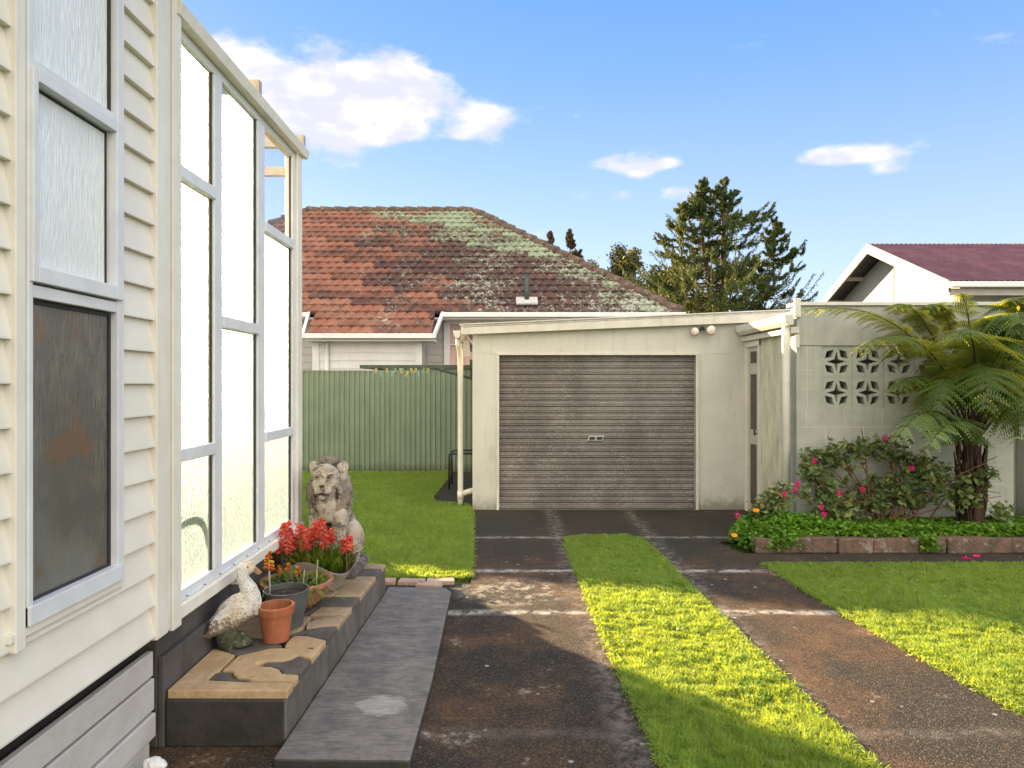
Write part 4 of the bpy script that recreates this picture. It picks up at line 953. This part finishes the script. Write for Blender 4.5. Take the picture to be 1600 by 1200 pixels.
# ------------------------------------------------------------------ green fence
fence = thing('corrugated_fence', (-1, 12.4, 0), 'tall green corrugated steel fence across the back lawn', 'fence')
prf = [(0,0),(.018,.0),(.030,.022),(.062,.022),(.074,0),(.092,0)]
fx0, fx1 = -11, 9.5; pts = []; x = fx0
while x < fx1: pts += [(x+a, 12.4-b) for a, b in prf[:-1]]; x += .092
mb = MB(); m = len(pts); mb.add([(a, b, 0) for a, b in pts]+[(a, b, 1.83) for a, b in pts], [(i, i+1, i+1+m, i+m) for i in range(m-1)]); mb.build('sheet', M['fence'], fence)
MB().box(fx0, fx1, 12.372, 12.41, 1.832, 1.85).build('capping', M['fence'], fence)
MB().box(fx0, fx1, 12.41, 12.46, .3, .36).box(fx0, fx1, 12.41, 12.46, 1.5, 1.56).build('rail', M['dark_green'], fence)

# ------------------------------------------------------------------ clothesline
cl = thing('folding_clothesline', (-.45, 9.8, 1.8), 'dark green folding clothesline fixed to the garage side above the fence', 'clothesline')
zc = 1.82
MB().box(-2.03, GX0-.005, 9.50, 9.54, zc, zc+.045).box(-2.03, GX0-.005, 11.0, 11.04, zc, zc+.045).box(-2.03, -1.99, 9.54, 11.0, zc, zc+.045).box(-.50, GX0-.004, 9.54, 11.0, zc-.12, zc+.12).build('frame', M['dark_green'], cl)
MB().tube([(GX0-.01,9.52,zc-.16),(-1.0,9.52,zc+.0)], .018, 6).tube([(GX0-.01,11.02,zc-.16),(-1.0,11.02,zc+.0)], .018, 6).build('brace', M['dark_green'], cl)
ln_ = MB()
for i in range(5): ln_.tube([(-1.75+i*.25,9.54,zc+.02),(-1.75+i*.25,11.0,zc+.02)], .003, 4)
ln_.build('line', M['pale_stalk'], cl)
rr = random.Random(9)
PX = sorted([588,597,604,612,619,625,631,637,643,649,655,662,671])
PN = ['leftmost','second','third','fourth','fifth','sixth','middle','eighth','ninth','tenth','eleventh','second to last','rightmost']
for i, px in enumerate(PX):
    y = 9.75; p = P(px+rr.uniform(-2,2), 580, y); a = rr.uniform(-25, 25); yel = rr.random() < .4
    c, s = math.cos(R(a)), math.sin(R(a)); zt = zc+.015-(.05 if rr.random() < .3 else 0); pg = MB()
    for dxx in (-.008, .008):
        pg.prism([(p.x+dxx-.004, y, zt),(p.x+dxx+.004, y, zt),(p.x+dxx*1.6+.003+s*.07, y, zt-.08),(p.x+dxx*1.6-.003+s*.07, y, zt-.08)], (0,.012,0))
    pg.box(p.x-.012, p.x+.012, y-.002, y+.014, zt-.03, zt-.022)
    tag(pg.build('clothes_peg', M['peg2'] if yel else M['peg']), '%s %s peg, counting from the left, under the clothesline arm' % (PN[i], 'yellow' if yel else 'green'), 'peg', 'pegs on the clothesline')
# black tube stand beside the garage
tag(MB().tube([(-.86,10.4,.0),(-.86,10.4,.50),(-.83,10.4,.54),(-.45,10.4,.54)], .016, 8).tube([(-.86,10.9,.0),(-.86,10.9,.50),(-.83,10.9,.54),(-.45,10.9,.54)], .016, 8).tube([(-.86,10.4,.52),(-.86,10.9,.52)], .014, 8).build('metal_stand', M['dark_metal'], smooth=True),
    'low black tubular stand behind the left downpipe of the garage', 'stand')

# ------------------------------------------------------------------ neighbour's tiled house
nb_ = thing('tiled_roof_house', (-3, 17, 0), 'white weatherboard house with a lichened red tile hip roof behind the fence', 'house')
YE, ZE, YR, ZR = 15.0, 3.15, 19.5, 6.53; XA, XB = -10.17, 3.83; RA, RB = -5.67, -.93
SLP = (ZR-ZE)/(YR-YE)
def roof_front(y_lo, xl, xr_, nc=19, name='roof'):
    # stepped tile courses, waved across; front slope from y_lo up to the ridge
    V = []; Fc = []; rn = []; du = .032; slopelen = math.hypot(YR-YE, ZR-ZE); ch = slopelen/nc
    ux, uz = (YR-YE)/slopelen, (ZR-ZE)/slopelen; nx, nz_ = -uz, ux
    i0 = int(math.floor((y_lo-YE)/ux/ch))
    rr = np.random.default_rng(4)
    for c in range(i0, nc):
        t0, t1 = c*ch, (c+1)*ch
        for (ta, tb, ha, hb) in ((t0, t0+.0001, .0, .045), (t0, t1, .045, .008)):
            ya, yb = YE+ta*ux, YE+tb*ux
            if c >= 0: La = XA+(YE+t0*ux-YE); Lb = XA+(YE+t1*ux-YE); Ra = XB-(t0*ux); Rb = XB-(t1*ux)
            else: La = Lb = xl; Ra = Rb = xr_
            xs_ = np.arange(min(La, Lb), max(Ra, Rb)+du, du)
            base = len(V); jit = {}
            for row, (tt, hh, L_, R_) in enumerate(((ta, ha, La, Ra), (tb, hb, Lb, Rb))):
                if ta+.001 > tb: L_, R_ = La, Ra
                for x in xs_:
                    xc = min(max(x, L_), R_); ph = (xc+c*.112)/.225; w = .034*(abs(math.sin(math.pi*ph)))**.7+.010*math.sin(2*math.pi*ph*2)
                    q = int(math.floor(ph)); h = hh+w*(1 if hh > 0 or row else .6)
                    V.append((xc, YE+tt*ux+nx*h, ZE+tt*uz+nz_*h))
            n = len(xs_)
            for i in range(n-1):
                Fc.append((base+i, base+i+1, base+n+i+1, base+n+i)); q = int(math.floor((xs_[i]+c*.112)/.225)); rn.append(((q*7919+c*104729) % 1000)/1000)
    return mkmesh(name, np.array(V), np.array(Fc), M['tiles'], nb_, rnd=rn)
roofo = roof_front(14.32, -4.16, -1.54)
bk = MB(); zt = ZE-.02
bk.add([(XA,YE,zt),(XB,YE,zt),(RB,YR,ZR-.03),(RA,YR,ZR-.03),(XA,24,zt),(XB,24,zt)], [(0,1,2,3),(3,2,5,4),(1,5,2),(0,3,4),(0,4,5,1)]); bk.build('roof_underside', M['tiles'], nb_)
# ridge and hip cap tiles
rc = MB()
def caps(a, b, n, r=.12):
    a, b = Vector(a), Vector(b)
    for i in range(n):
        p, q = a+(b-a)*(i/n), a+(b-a)*((i+1.08)/n); rc.tube([p+Vector((0,0,.03)), q+Vector((0,0,.0))], [r*1.08, r*.88], 10)
caps((RA,YR,ZR),(RB,YR,ZR),12); caps((XB,YE,ZE+.02),(RB,YR,ZR),17); caps((XA,YE,ZE+.02),(RA,YR,ZR),17)
rc.build('ridge_tiles', M['ridge'], roofo, smooth=True)
vx = (823-790)/F*15.3
MB().tube([(vx,15.3,3.30),(vx,15.3,4.05)], .055, 14).build('vent_pipe', M['dark_green'], roofo, smooth=True)
fl_ = MB(); s3 = SLP
fl_.prism([(vx-.24,15.14,3.35),(vx+.24,15.14,3.35),(vx+.24,15.38,3.53),(vx-.24,15.38,3.53)], (0,-.03,.03)); fl_.build('flashing', M['lead'], roofo)
# walls
def lap(x0, x1, y, z0, z1, mat, pitch=.17):
    mb = MB(); z = z0
    while z < z1: mb.prism([(x0,y,z),(x0,y-.022,z),(x0,y-.004,min(z+pitch,z1)),(x0,y,min(z+pitch,z1))], (x1-x0,0,0)); z += pitch
    mb.build('cladding', mat, nb_)
MB().box(XA+.5, XB-.5, 15.55, 23.5, 0, 3.1).build('wall', M['grey_wall'], nb_)
lap(XA+.5, -4.0, 15.55, .4, 3.1, M['grey_wall']); lap(-1.8, -1.22, 15.55, .4, 3.1, M['grey_wall']); lap(1.2, XB-.5, 15.55, .4, 3.1, M['grey_wall'])
bay0, bay1 = P(490,0,14.65).x, P(658,0,14.65).x
MB().box(bay0, bay1, 14.66, 15.54, 0, 2.58).build('bay_wall', M['grey_wall'], nb_)
lap(bay0+.02, bay1-.02, 14.66, .4, 2.57, M['white_paint'])
MB().box(bay0-.02, bay0+.12, 14.62, 14.66, .3, 2.58).box(bay1-.13, bay1+.02, 14.62, 14.66, .3, 2.58).build('corner_board', M['white_paint'], nb_)
MB().tube([(bay0+.3,14.60,.2),(bay0+.3,14.60,2.58)], .045, 12).build('downpipe', M['white_paint'], nb_, smooth=True)
eL, eR = -4.20, -1.50
gt = MB().box(eL-.03, eR+.03, 14.20, 14.32, 2.55, 2.655); gt.box(XA-.1, -4.30, YE-.14, YE-.02, 3.06, 3.165); gt.box(eR+.12, XB+.1, YE-.14, YE-.02, 3.06, 3.165)
gt.build('gutter', M['white_paint'], nb_, bevel=.01)
bg_ = MB()
for xx0, xx1 in ((eL-.02,-4.32),(eR+.02,eR+.12)):
    bg_.prism([(xx0-.03,14.19,2.56),(xx0+.03,14.19,2.56),(xx0+.03,14.19,2.66),(xx0-.03,14.19,2.66)], (xx1-xx0, YE-14.2, 3.10-2.56))
bg_.build('barge_board', M['white_paint'], nb_)
MB().box(XA+.4, XB-.4, YE-.02, 15.56, 3.02, 3.06).box(eL, eR, 14.32, 15.0, 2.50, 2.54).build('soffit', M['white_paint'], nb_)
wx0, wx1 = P(694,0,15.5).x, 1.0
wn_ = MB().box(wx0, wx0+.13, 15.46, 15.55, 1.95, 3.05).box(wx0, wx1, 15.462, 15.55, 1.90, 2.02).box(wx0+.13, wx1, 15.47, 15.55, 2.48, 2.505).box(wx0, wx1, 15.462, 15.55, 2.96, 3.05).build('window', M['white_paint'], nb_)
MB().box(wx0+.13, wx1, 15.52, 15.535, 2.02, 2.96).build('curtain', M['curtain'], wn_)

# ------------------------------------------------------------------ maroon roofed house
mh = thing('maroon_roof_house', (11, 14.7, 0), 'pale house with white gable and maroon corrugated roof on the right', 'house')
XGb, XE = 7.8, 18.0; YN, YA2, YFa, ZN, ZA = 12.0, 14.7, 17.4, 3.42, 4.62
r1 = MB(); nu = 480
def rpt(u, v, side):
    x = XGb+u*(XE-XGb); y = (YN if side else YFa)+v*(YA2-(YN if side else YFa)); return (x, y, ZN+v*(ZA-ZN)+.009*math.cos(2*math.pi*(x-XGb)/.102))
r1.grid(lambda u, v: rpt(u, v, 1), 900, 1); r1.build('roof', M['maroon'], mh)
r1 = MB(); r1.grid(lambda u, v: rpt(u, v, 0), 900, 1); r1.build('roof', M['maroon'], mh)
for (ya, yb) in ((YN, YA2), (YFa, YA2)):
    b = MB(); b.prism([(XGb-.02,ya,ZN-.21),(XGb-.02,yb,ZA-.21),(XGb-.02,yb,ZA+.005),(XGb-.02,ya,ZN+.005)], (.04,0,0)); b.build('barge_board', M['far_barge'], mh)
b = MB(); b.prism([(XGb+.02,YFa,ZN-.05),(XGb+.02,YA2,ZA-.05),(XGb+.02,YN,ZN-.05),(XGb+.02,YN,ZN-.09),(XGb+.02,YA2,ZA-.09),(XGb+.02,YFa,ZN-.09)], (.5,0,0)); b.build('soffit', M['dark_metal'], mh)
for q in (.25, .6): 
    yq = YFa+(YA2-YFa)*q; zq = ZN+(ZA-ZN)*q; MB().box(XGb+.02, XGb+.5, yq-.03, yq+.03, zq-.16, zq-.06).build('purlin', M['barge'], mh)
b = MB(); b.prism([(XGb+.45,YFa-.4,0),(XGb+.45,YN+.4,0),(XGb+.45,YN+.4,ZN+.1),(XGb+.45,YA2,ZA-.12),(XGb+.45,YFa-.4,ZN+.1)], (XE-XGb-1,0,0)); b.build('wall', M['gable_white'], mh)
MB().box(XGb+.435, XGb+.449, 14.5, 14.51, 2, 4.4).build('joint', M['barge'], mh)
MB().box(XGb-.02, XE, YN-.12, YN-.01, ZN-.13, ZN-.03).build('gutter', M['white_paint'], mh, bevel=.01)
MB().box(XGb+.0, XE, YN-.0, YN+.03, ZN-.26, ZN-.14).build('fascia', M['barge'], mh)

# ------------------------------------------------------------------ trees
def conifer(x, y, zt, zb, rad, seed, label, leaders, spread=1.0, nb=110, mat='conifer', leafs=.13, name='cedar_tree', dens=1.5):
    t = thing(name, (x, y, 0), label, 'tree'); rr = random.Random(seed); tr = MB(); C = []; Dd = []
    for lx, lz, lr in leaders: tr.tube([(x,y,0),(x+lx*.3,y,zt*.35),(x+lx,y,lz*.75),(x+lx,y,lz)], [.30*lr,.22*lr,.09*lr,.015], 8)
    br = MB()
    def spray(p0, d, L, rise, r0):
        n = 7; pts = []
        for i in range(n+1):
            q = i/n; pts.append(p0+d*L*q+Vector((0,0,rise*L*(q**2.2)-.10*L*math.sin(q*math.pi))))
        br.tube(pts, [r0*(1-.85*i/n) for i in range(n+1)], 4, False)
        for i in range(n):
            seg = pts[i+1]-pts[i]; q = (i+.5)/n
            k = int((9+12*q)*dens)
            for j in range(k):
                p = pts[i]+seg*rr.random(); o = Vector((rr.gauss(0,1), rr.gauss(0,1), rr.gauss(0,.6)))
                wd = .20*L*(.25+math.sin(min(1,q*1.15)*math.pi)*.75)*.44+.03
                if q > .85: wd = .05
                pp = p+o*wd*.5+Vector((0,0,-abs(rr.gauss(0,.05)))); C.append(pp); dd = (seg.normalized()+o*.5).normalized(); Dd.append(dd)
    for i in range(nb):
        li = rr.choice(leaders); q = (i+.5)/nb; z = zb+(li[1]*.99-zb)*(q**.80)
        f = (li[1]-z)/(zt-zb); R_ = rad*(min(1, f*1.2+.015)**1.0)*rr.uniform(.5, 1.15)
        if li is not leaders[0]: R_ *= .8
        a = rr.uniform(0, 2*math.pi); d = Vector((math.cos(a), math.sin(a), rr.uniform(.0, .12))).normalized()
        p0 = Vector((x+li[0]*min(1, z/(li[1]*.75)), y, z)); spray(p0, d, R_, rr.uniform(.22, .5)*spread, .05*(R_/rad)+.012)
        # side sprays
        for s in range(3):
            qq = rr.uniform(.35, .85); b = p0+d*R_*qq+Vector((0,0,.1*R_*qq)); a2 = a+rr.choice((-1,1))*rr.uniform(.4,1.0)
            spray(b, Vector((math.cos(a2), math.sin(a2), .05)), R_*rr.uniform(.22,.42), rr.uniform(.2,.7)*spread, .02)
    for lx, lz, lr in leaders:      # short upright sprays make the pointed tops
        for k in range(12):
            q = (k+.5)/12; a = rr.uniform(0, 6.28); z = lz-1.5*rad/5*(1-q)
            spray(Vector((x+lx, y, z)), Vector((math.cos(a), math.sin(a), .5)).normalized(), (.10+.55*(1-q))*rad/5*1.1, .5, .012)
    tr.build('trunk', M['bark'], t, smooth=True); bo = br.build('branches', M['bark'], t)
    leafobj('crown', np.array([tuple(c) for c in C]), leafs, M[mat], t, dirs=np.array([tuple(c) for c in Dd]), aspect=.34)
    return t
conifer(8.3, 26, 9.45, 2.5, 5.0, 21, 'large dark spreading conifer with two pointed tops behind the garage', [(0,9.45,1),(-.8,9.40,.8),(1.9,7.9,.5),(-1.6,8.5,.4)], 1.0, 210, leafs=.095, dens=1.9)
conifer(2.75, 34, 9.2, 6.0, 1.3, 5, 'thin russet twin-topped tree peeping over the tiled roof', [(-.55,9.2,.3),(.45,9.3,.3)], .9, 90, 'russet', .13, 'slender_tree', 1.3)
def roundtree(x, y, zt, blobs, seed, label, mat='roundtree', n=13000, size=.15):
    t = thing('bushy_tree', (x, y, 0), label, 'tree'); r = np.random.default_rng(seed)
    MB().tube([(x,y,0),(x+.05,y,zt*.5),(x,y,zt*.8)], [.22,.16,.06], 8).build('trunk', M['bark'], t, smooth=True)
    C = []
    for bx, bz, rx, rz in blobs:
        nn = 60
        for k in range(nn):      # sub-clumps
            d = r.normal(size=3); d /= np.linalg.norm(d); q = r.uniform(.3, 1)
            cc = np.array([x+bx+d[0]*rx*q, y+d[1]*rx*q, bz+d[2]*rz*q]); k2 = int(n/nn/len(blobs)); C.append(cc+r.normal(size=(k2,3))*np.array([.16,.16,.13])*rx)
    leafobj('crown', np.concatenate(C), size, M[mat], t, aspect=.5); return t
roundtree(5.6, 32, 7.5, [(0,7.0,.95,1.1),(.3,5.6,1.4,1.0),(.9,5.0,1.5,1.1)], 31, 'rounded bushy tree left of the big conifer')
roundtree(7.6, 31, 6.8, [(-.2,6.2,1.1,.9),(-1.2,5.1,1.5,.9),(1,4.6,1.5,1.1)], 33, 'dense lower tree tucked against the left side of the big conifer')
roundtree(4.2, 34, 7.0, [(0,6.9,.8,.7),(.5,6.2,.9,.8),(-.5,6.4,.7,.7)], 35, 'small rounded treetop just above the tiled roof hip')
# added leaf mass behind the porch, shaped to cast the drive's shadow edge
hr = np.random.default_rng(40); hc = np.concatenate([np.stack([hr.uniform(-4.6,-2.40,12000), hr.uniform(7.0,7.6,12000), hr.uniform(.02,.98,12000)], 1),
    np.stack([hr.uniform(-4.0,-2.45,3500), hr.uniform(7.0,7.5,3500), hr.uniform(.95,1.16,3500)], 1), np.stack([hr.uniform(-3.4,-2.68,9000), hr.uniform(7.0,7.5,9000), hr.uniform(1.1,2.3,9000)], 1)])
hd = thing('shade_hedge', (-3.4, 7.35, 0), 'added leafy screen behind the porch glass, shaped to shade the drive', 'shade_hedge')
leafobj('foliage', hc, .075, M['shrub'], hd, aspect=.6)
tw = MB()
for i in range(14): tw.tube([(-4.5+i*.16,7.35,0),(-4.5+i*.16,7.3,1.1)], [.02,.008], 5)
tw.build('stem', M['twig'], hd)

# ------------------------------------------------------------------ tree fern
def fern():
    fy = 6.86; cx = P(1517,0,fy).x; top = P(1517,660,fy)
    t = thing('tree_fern', (cx, fy, .1), 'tree fern with arching green fronds, their tips lit yellow, before the block wall', 'tree fern')
    tr = MB(); tr.tube([(cx,fy,.05),(cx+.01,fy,.5),(cx,fy,.98)], [.12,.095,.07], 14); 
    rr = random.Random(2)
    for k in range(90):
        a = rr.uniform(0, 6.28); z = rr.uniform(.1, .85); q = .09
        tr.tube([(cx+math.cos(a)*q,fy+math.sin(a)*q,z),(cx+math.cos(a)*(q+.03),fy+math.sin(a)*(q+.03),z+.12),(cx+math.cos(a)*(q+.02+rr.random()*.04),fy+math.sin(a)*(q+.04),z+.25+.1*rr.random())], [.016,.012,.006], 5)
    tr.build('trunk', M['fern_trunk'], t, smooth=True)
    def frond(pa, pb, pc_, wid, mat='fern', n=24, start=.32, droop=.45, seed=0):
        r = random.Random(seed); p0 = Vector((cx+r.uniform(-.06,.06), fy+r.uniform(-.06,.06), r.uniform(.78,1.1))); pa, pb, pc_ = Vector(pa), Vector(pb), Vector(pc_)
        def bz(q): a, b = p0.lerp(pa,q), pa.lerp(pb,q); c = pb.lerp(pc_,q); d, e_ = a.lerp(b,q), b.lerp(c,q); return d.lerp(e_,q)
        pts = [bz(i/18) for i in range(19)]
        st = MB().tube(pts, [.016*(1-.85*i/18) for i in range(19)], 6, False)
        V = []; Fc = []; rn = []
        for i in range(n):
            q = start+(1-start)*(i+.5+r.uniform(-.25,.25))/n; p = bz(q); tan = (bz(min(1,q+.01))-bz(q-.01)).normalized()
            side = tan.cross(Vector((0,0,1))); side = side.normalized() if side.length > .1 else Vector((1,0,0))
            s = (q-start)/(1-start); L = wid*(math.sin(math.pi*min(1,(s*.86+.14))**.8)**.75)*1+.05
            for sg in (-1, 1):
                if r.random() < .05: continue
                Lk = L*r.uniform(.78, 1.12); d = (side*sg+tan*r.uniform(.18,.55)+Vector((0,0,r.uniform(-.22,.12)))).normalized(); m = max(5, int(L/.020)); rr0 = r.random(); dk = droop*r.uniform(.6, 1.7)
                for j in range(m):
                    w = (j+.5)/m; pp = p+d*Lk*w+Vector((0,0,-dk*Lk*w*w+.03*Lk*w)); dn = (d*Lk+Vector((0,0,-2*dk*Lk*w))).normalized()
                    up = tan.cross(dn).normalized(); pl = .050*(1-w**1.6)*(.35+.65*min(1,L/.28))+.005
                    for s2 in (-1, 1):
                        v = (tan*s2+dn*.35).normalized(); v2 = dn*(L/m*.42)
                        b0 = len(V); e_ = pp+v*pl+Vector((0,0,-pl*.25))
                        V += [pp-v2, pp+v2, e_+v2*.35, e_-v2*.35]; Fc.append([b0,b0+1,b0+2,b0+3]); rn.append(min(.86, max(0, rr0*.6+r.random()*.4)))
        st_o = st.build('frond_stalk', M['stipe'], t, smooth=True)
        mkmesh('frond', np.array([tuple(v) for v in V]), np.array(Fc), M[mat], st_o, rnd=rn)
    y = fy
    def W(px, py, yy): return P(px, py, yy)
    L = [((1500,600,0),(1440,470,-.15),(1335,548,-.55),.36,0,.8), ((1490,570,.1),(1400,455,.1),(1256,486,-.1),.24,0,.5), ((1480,600,0),(1440,560,-.1),(1392,610,-.4),.28,0,.7),
         ((1528,600,-.1),(1530,470,-.45),(1492,530,-.95),.46,0,.75), ((1525,560,.05),(1515,470,.05),(1500,458,-.05),.13,0,.5), ((1570,580,-.1),(1590,440,-.25),(1592,505,-.75),.42,0,.8),
         ((1590,560,0),(1640,440,0),(1780,500,-.2),.38,0,.7), ((1600,600,0),(1660,520,-.1),(1760,640,-.3),.36,0,.7), ((1540,560,.1),(1570,450,.2),(1650,460,.1),.34,0,.6),
         ((1480,560,.12),(1440,455,.2),(1392,478,.05),.30,0,.6), ((1505,560,.15),(1480,450,.2),(1445,480,.1),.34,0,.7), ((1530,600,-.15),(1545,510,-.55),(1540,640,-1.0),.44,0,.8),
         ((1500,620,-.1),(1480,540,-.4),(1462,640,-.75),.36,0,.9), ((1550,620,-.1),(1600,560,-.3),(1620,670,-.7),.38,0,.8), ((1560,580,.05),(1620,480,.1),(1700,500,.1),.36,0,.7),
         ((1520,620,0),(1500,560,-.2),(1430,640,-.35),.30,0,.9), ((1590,540,.1),(1620,440,.15),(1575,470,-.05),.34,0,.7), ((1560,640,-.1),(1600,600,-.2),(1590,690,-.5),.30,0,.9),
         ((1505,655,-.12),(1450,600,-.35),(1398,690,-.5),.36,1,.75), ((1515,655,-.2),(1490,630,-.5),(1445,705,-.7),.22,1,.8)]
    for k, (a, b, c, wd, lt, dr) in enumerate(L):
        frond(W(a[0],a[1],y+a[2]), W(b[0],b[1],y+b[2]), W(c[0],c[1],y+c[2]), wd, 'fern_light' if lt else 'fern', n=22 if lt else (14 if wd < .2 else 26), start=.12 if lt else .30, droop=dr*.6, seed=k)
    q = random.Random(77)
    for k in range(12):
        ex = q.uniform(1450, 1650); ey = q.uniform(510, 640); mx = (1517+ex)/2+q.uniform(-15, 15); dy_ = q.uniform(-.75, .15)
        frond(W((1517+mx)/2, 610, y+dy_*.2), W(mx, ey-q.uniform(60, 110), y+dy_*.5), W(ex, ey, y+dy_), q.uniform(.30, .42), seed=100+k, droop=q.uniform(.35, .65))
fern()

# ------------------------------------------------------------------ shrubs, ground cover, flowers
def shrub(name, label, ells, n, size, stems, mat='shrub', seed=1, cat='shrub'):
    r = np.random.default_rng(seed); c0 = ells[0][0]; t = thing(name, (c0[0], c0[1], .1), label, cat); C = []
    tot = sum(e_[1][0]*e_[1][2] for e_ in ells)
    for c, rad in ells:
        k = int(n*rad[0]*rad[2]/tot/9)
        cl_ = r.normal(size=(k,3)); cl_ /= np.linalg.norm(cl_, axis=1)[:,None]; cl_ = cl_*(r.random((k,1))**.45)*np.array(rad)+np.array(c)
        C.append((cl_[:,None,:]+r.normal(size=(k,9,3))*.026).reshape(-1,3))
    C = np.concatenate(C); C = C[C[:,2] > .06]
    leafobj('foliage', C, size, M[mat], t, aspect=.62, flat=.5, jit=.5)
    mb = MB()
    for pts in stems: mb.tube(pts, [.010*(1-.6*i/(len(pts)-1)) for i in range(len(pts))], 5)
    mb.build('stem', M['twig'], t, smooth=True)
    return t
def arch(a, b, hgt, n=8):
    a, b = Vector(a), Vector(b); return [a.lerp(b, i/n)+Vector((0,0,hgt*math.sin(math.pi*i/n*.8))) for i in range(n+1)]
yb_ = 6.95
E = [(P(1300,715,yb_),(.30,.16,.17)),(P(1370,700,yb_),(.30,.15,.14)),(P(1290,765,6.9),(.28,.17,.20)),(P(1380,770,6.9),(.32,.16,.20)),(P(1450,740,6.8),(.30,.15,.18)),(P(1500,770,6.75),(.26,.14,.16)),(P(1422,715,yb_),(.20,.12,.10)),(P(1270,740,6.9),(.18,.14,.12))]
E += [(P(1420,775,6.85),(.36,.14,.14)),(P(1320,800,6.85),(.40,.12,.12)),(P(1560,800,6.8),(.16,.12,.10)),(P(1540,745,6.75),(.12,.10,.10))]
E = [(tuple(a), b) for a, b in E]
base = Vector((3.95, 6.92, .1)); rr = random.Random(4)
stems = [arch(base+Vector((rr.uniform(-.3,.3),0,0)), Vector(E[i % len(E)][0])+Vector((rr.uniform(-.2,.2), rr.uniform(-.08,.08), rr.uniform(.0,.12))), rr.uniform(.05,.25)) for i in range(26)]
shrub('flowering_shrub', 'straggly green shrub with pink hanging flowers against the block wall', E, 3500, .068, stems, seed=51)
E2 = [(tuple(P(1205,790,6.75)),(.14,.12,.18)),(tuple(P(1222,770,6.8)),(.09,.08,.10)),(tuple(P(1185,800,6.7)),(.10,.10,.08))]
shrub('small_shrub', 'small red-stemmed shrub at the foot of the lobby downpipe', E2, 800, .05, [arch((2.62,6.75,.1), (e_[0][0]+rr.uniform(-.08,.08), e_[0][1], e_[0][2]+rr.uniform(0,.14)), .03) for e_ in E2*4], seed=52)
fid = 0
FLW = [(1272,717,'pink flower hanging at the upper left of the big shrub'),(1246,753,'upper pink flower hanging at the far left of the shrub'),(1243,763,'lower pink flower of the pair at the far left of the shrub'),(1311,767,'pink flower low in the left half of the shrub'),
       (1383,682,'pink flower high beside the shrub top'),(1425,729,'brightest pink flower right of the shrub middle'),(1283,790,'pink flower just above the ground cover'),(1288,801,'pink flower touching the ground cover'),(1348,762,'faint pink flower in the shrub middle'),(1152,803,'pink flower at the left end of the bed'),(1226,770,'small pink flower beside the downpipe')]
for px, py, lb in FLW:
    p = P(px, py, 6.62); mb = MB(); r = random.Random(px)
    for k in range(4):
        a = k*1.57+r.random(); d = Vector((math.cos(a), math.sin(a), 0)); mb.tube([p, p+d*.018+Vector((0,0,-.004)), p+d*.034+Vector((0,0,-.022))], [.004,.009,.001], 5)
    for k in range(5):
        a = k*1.256; d = Vector((math.cos(a), math.sin(a), 0)); mb.tube([p, p+d*.008+Vector((0,0,-.03)), p+d*.014+Vector((0,0,-.045))], [.005,.009,.003], 5)
    mb.tube([p, p+Vector((0,.0,.03))], .0025, 4)
    tag(mb.build('shrub_flower', M['pink_flower'], smooth=True), lb, 'flower', 'pink flowers on the bed shrubs')
for px, py, lb in ((1181,797,'upper orange flower at the left end of the bed'),(1147,836,'lower orange flower at the left corner of the bed')):
    p = P(px, py, 6.62); mb = MB()
    for k in range(12):
        a = k*.5236; d = Vector((math.cos(a), .35*math.sin(a)-.3, math.sin(a)*.55)); mb.tube([p, p+d*.02, p+d*.034], [.004,.008,.003], 5)
    tag(mb.build('orange_flower', M['marigold'], smooth=True), lb, 'flower', 'orange flowers at the bed corner')
for px, py, lb in ((1512,872,'larger fallen pink petals on the path'),(1520,868,'smaller fallen pink petals beside the larger ones')):
    p = G(px, py, .02); c = np.array(p)+np.random.default_rng(px).normal(size=(9,3))*np.array([.02,.015,.004])
    tag(leafobj('fallen_petals', c, .035, M['pink_flower'], aspect=.7), lb, 'petals', 'pink petals on the path')
# lush ground cover
def cover():
    r = np.random.default_rng(60); C = []
    def h(x, y):
        e_ = .10*np.exp(-((x-2.75)/.45)**2-((y-6.75)/.25)**2)
        return .225+e_+.035*np.array([mnoise.noise(Vector((a*5, b*5, 2))) for a, b in zip(x, y)])
    n = 26000; x = r.uniform(2.42, 7.2, n); y = 6.52+(7.12-6.52)*r.random(n)**1.2
    z = h(x, y)*np.clip((y-6.42)/.14, .45, 1)*(.72+.30*r.random(n)); C.append(np.stack([x, y, z], 1))
    n = 7000; a = r.uniform(0, 6.28, n); q = np.sqrt(r.random(n)); x = 2.62+.40*q*np.cos(a); y = 6.76+.36*q*np.sin(a)
    z = (.03+.30*np.sqrt(np.clip(1-q**2, 0, 1)))*(.7+.32*r.random(n)); C.append(np.stack([x, y, z], 1))
    n = 260; x = r.normal(3.98, .05, n); y = r.normal(6.43, .015, n); z = r.uniform(.03, .17, n); C.append(np.stack([x, y, z], 1))
    C = np.concatenate(C)
    tag(leafobj('ground_cover', C, .036, M['cover'], aspect=.85, flat=.9, jit=.5), 'lush bright green ground cover filling the brick edged bed', 'ground cover', kind='stuff')
cover()
# a few fallen leaves on the drive and by the slab
lf = np.array([G(520,1185,.03), G(1330,958,.03), G(1400,872,.03), G(1470,873,.03), G(1360,884,.03), G(760,935,.02), G(1113,848,.02), G(1290,872,.03)])
LL = ['brown leaf lying in front of the concrete slab', 'brown leaf on the right driveway track at the joint', 'brown leaf at the foot of the brick edging, left of the two nearest', 'brown leaf just right of its neighbour at the brick edging foot', 'brown leaf at the corner of the right lawn and the path', 'brown leaf on the left driveway track beside the white joint', 'brown leaf by the left corner of the flower bed', 'brown leaf near the mossy end block of the edging']
for i, p in enumerate(lf):
    tag(leafobj('fallen_leaf', np.array([p]), .045, M['russet'], aspect=.7, flat=2), LL[i], 'leaf', 'fallen leaves on the concrete')
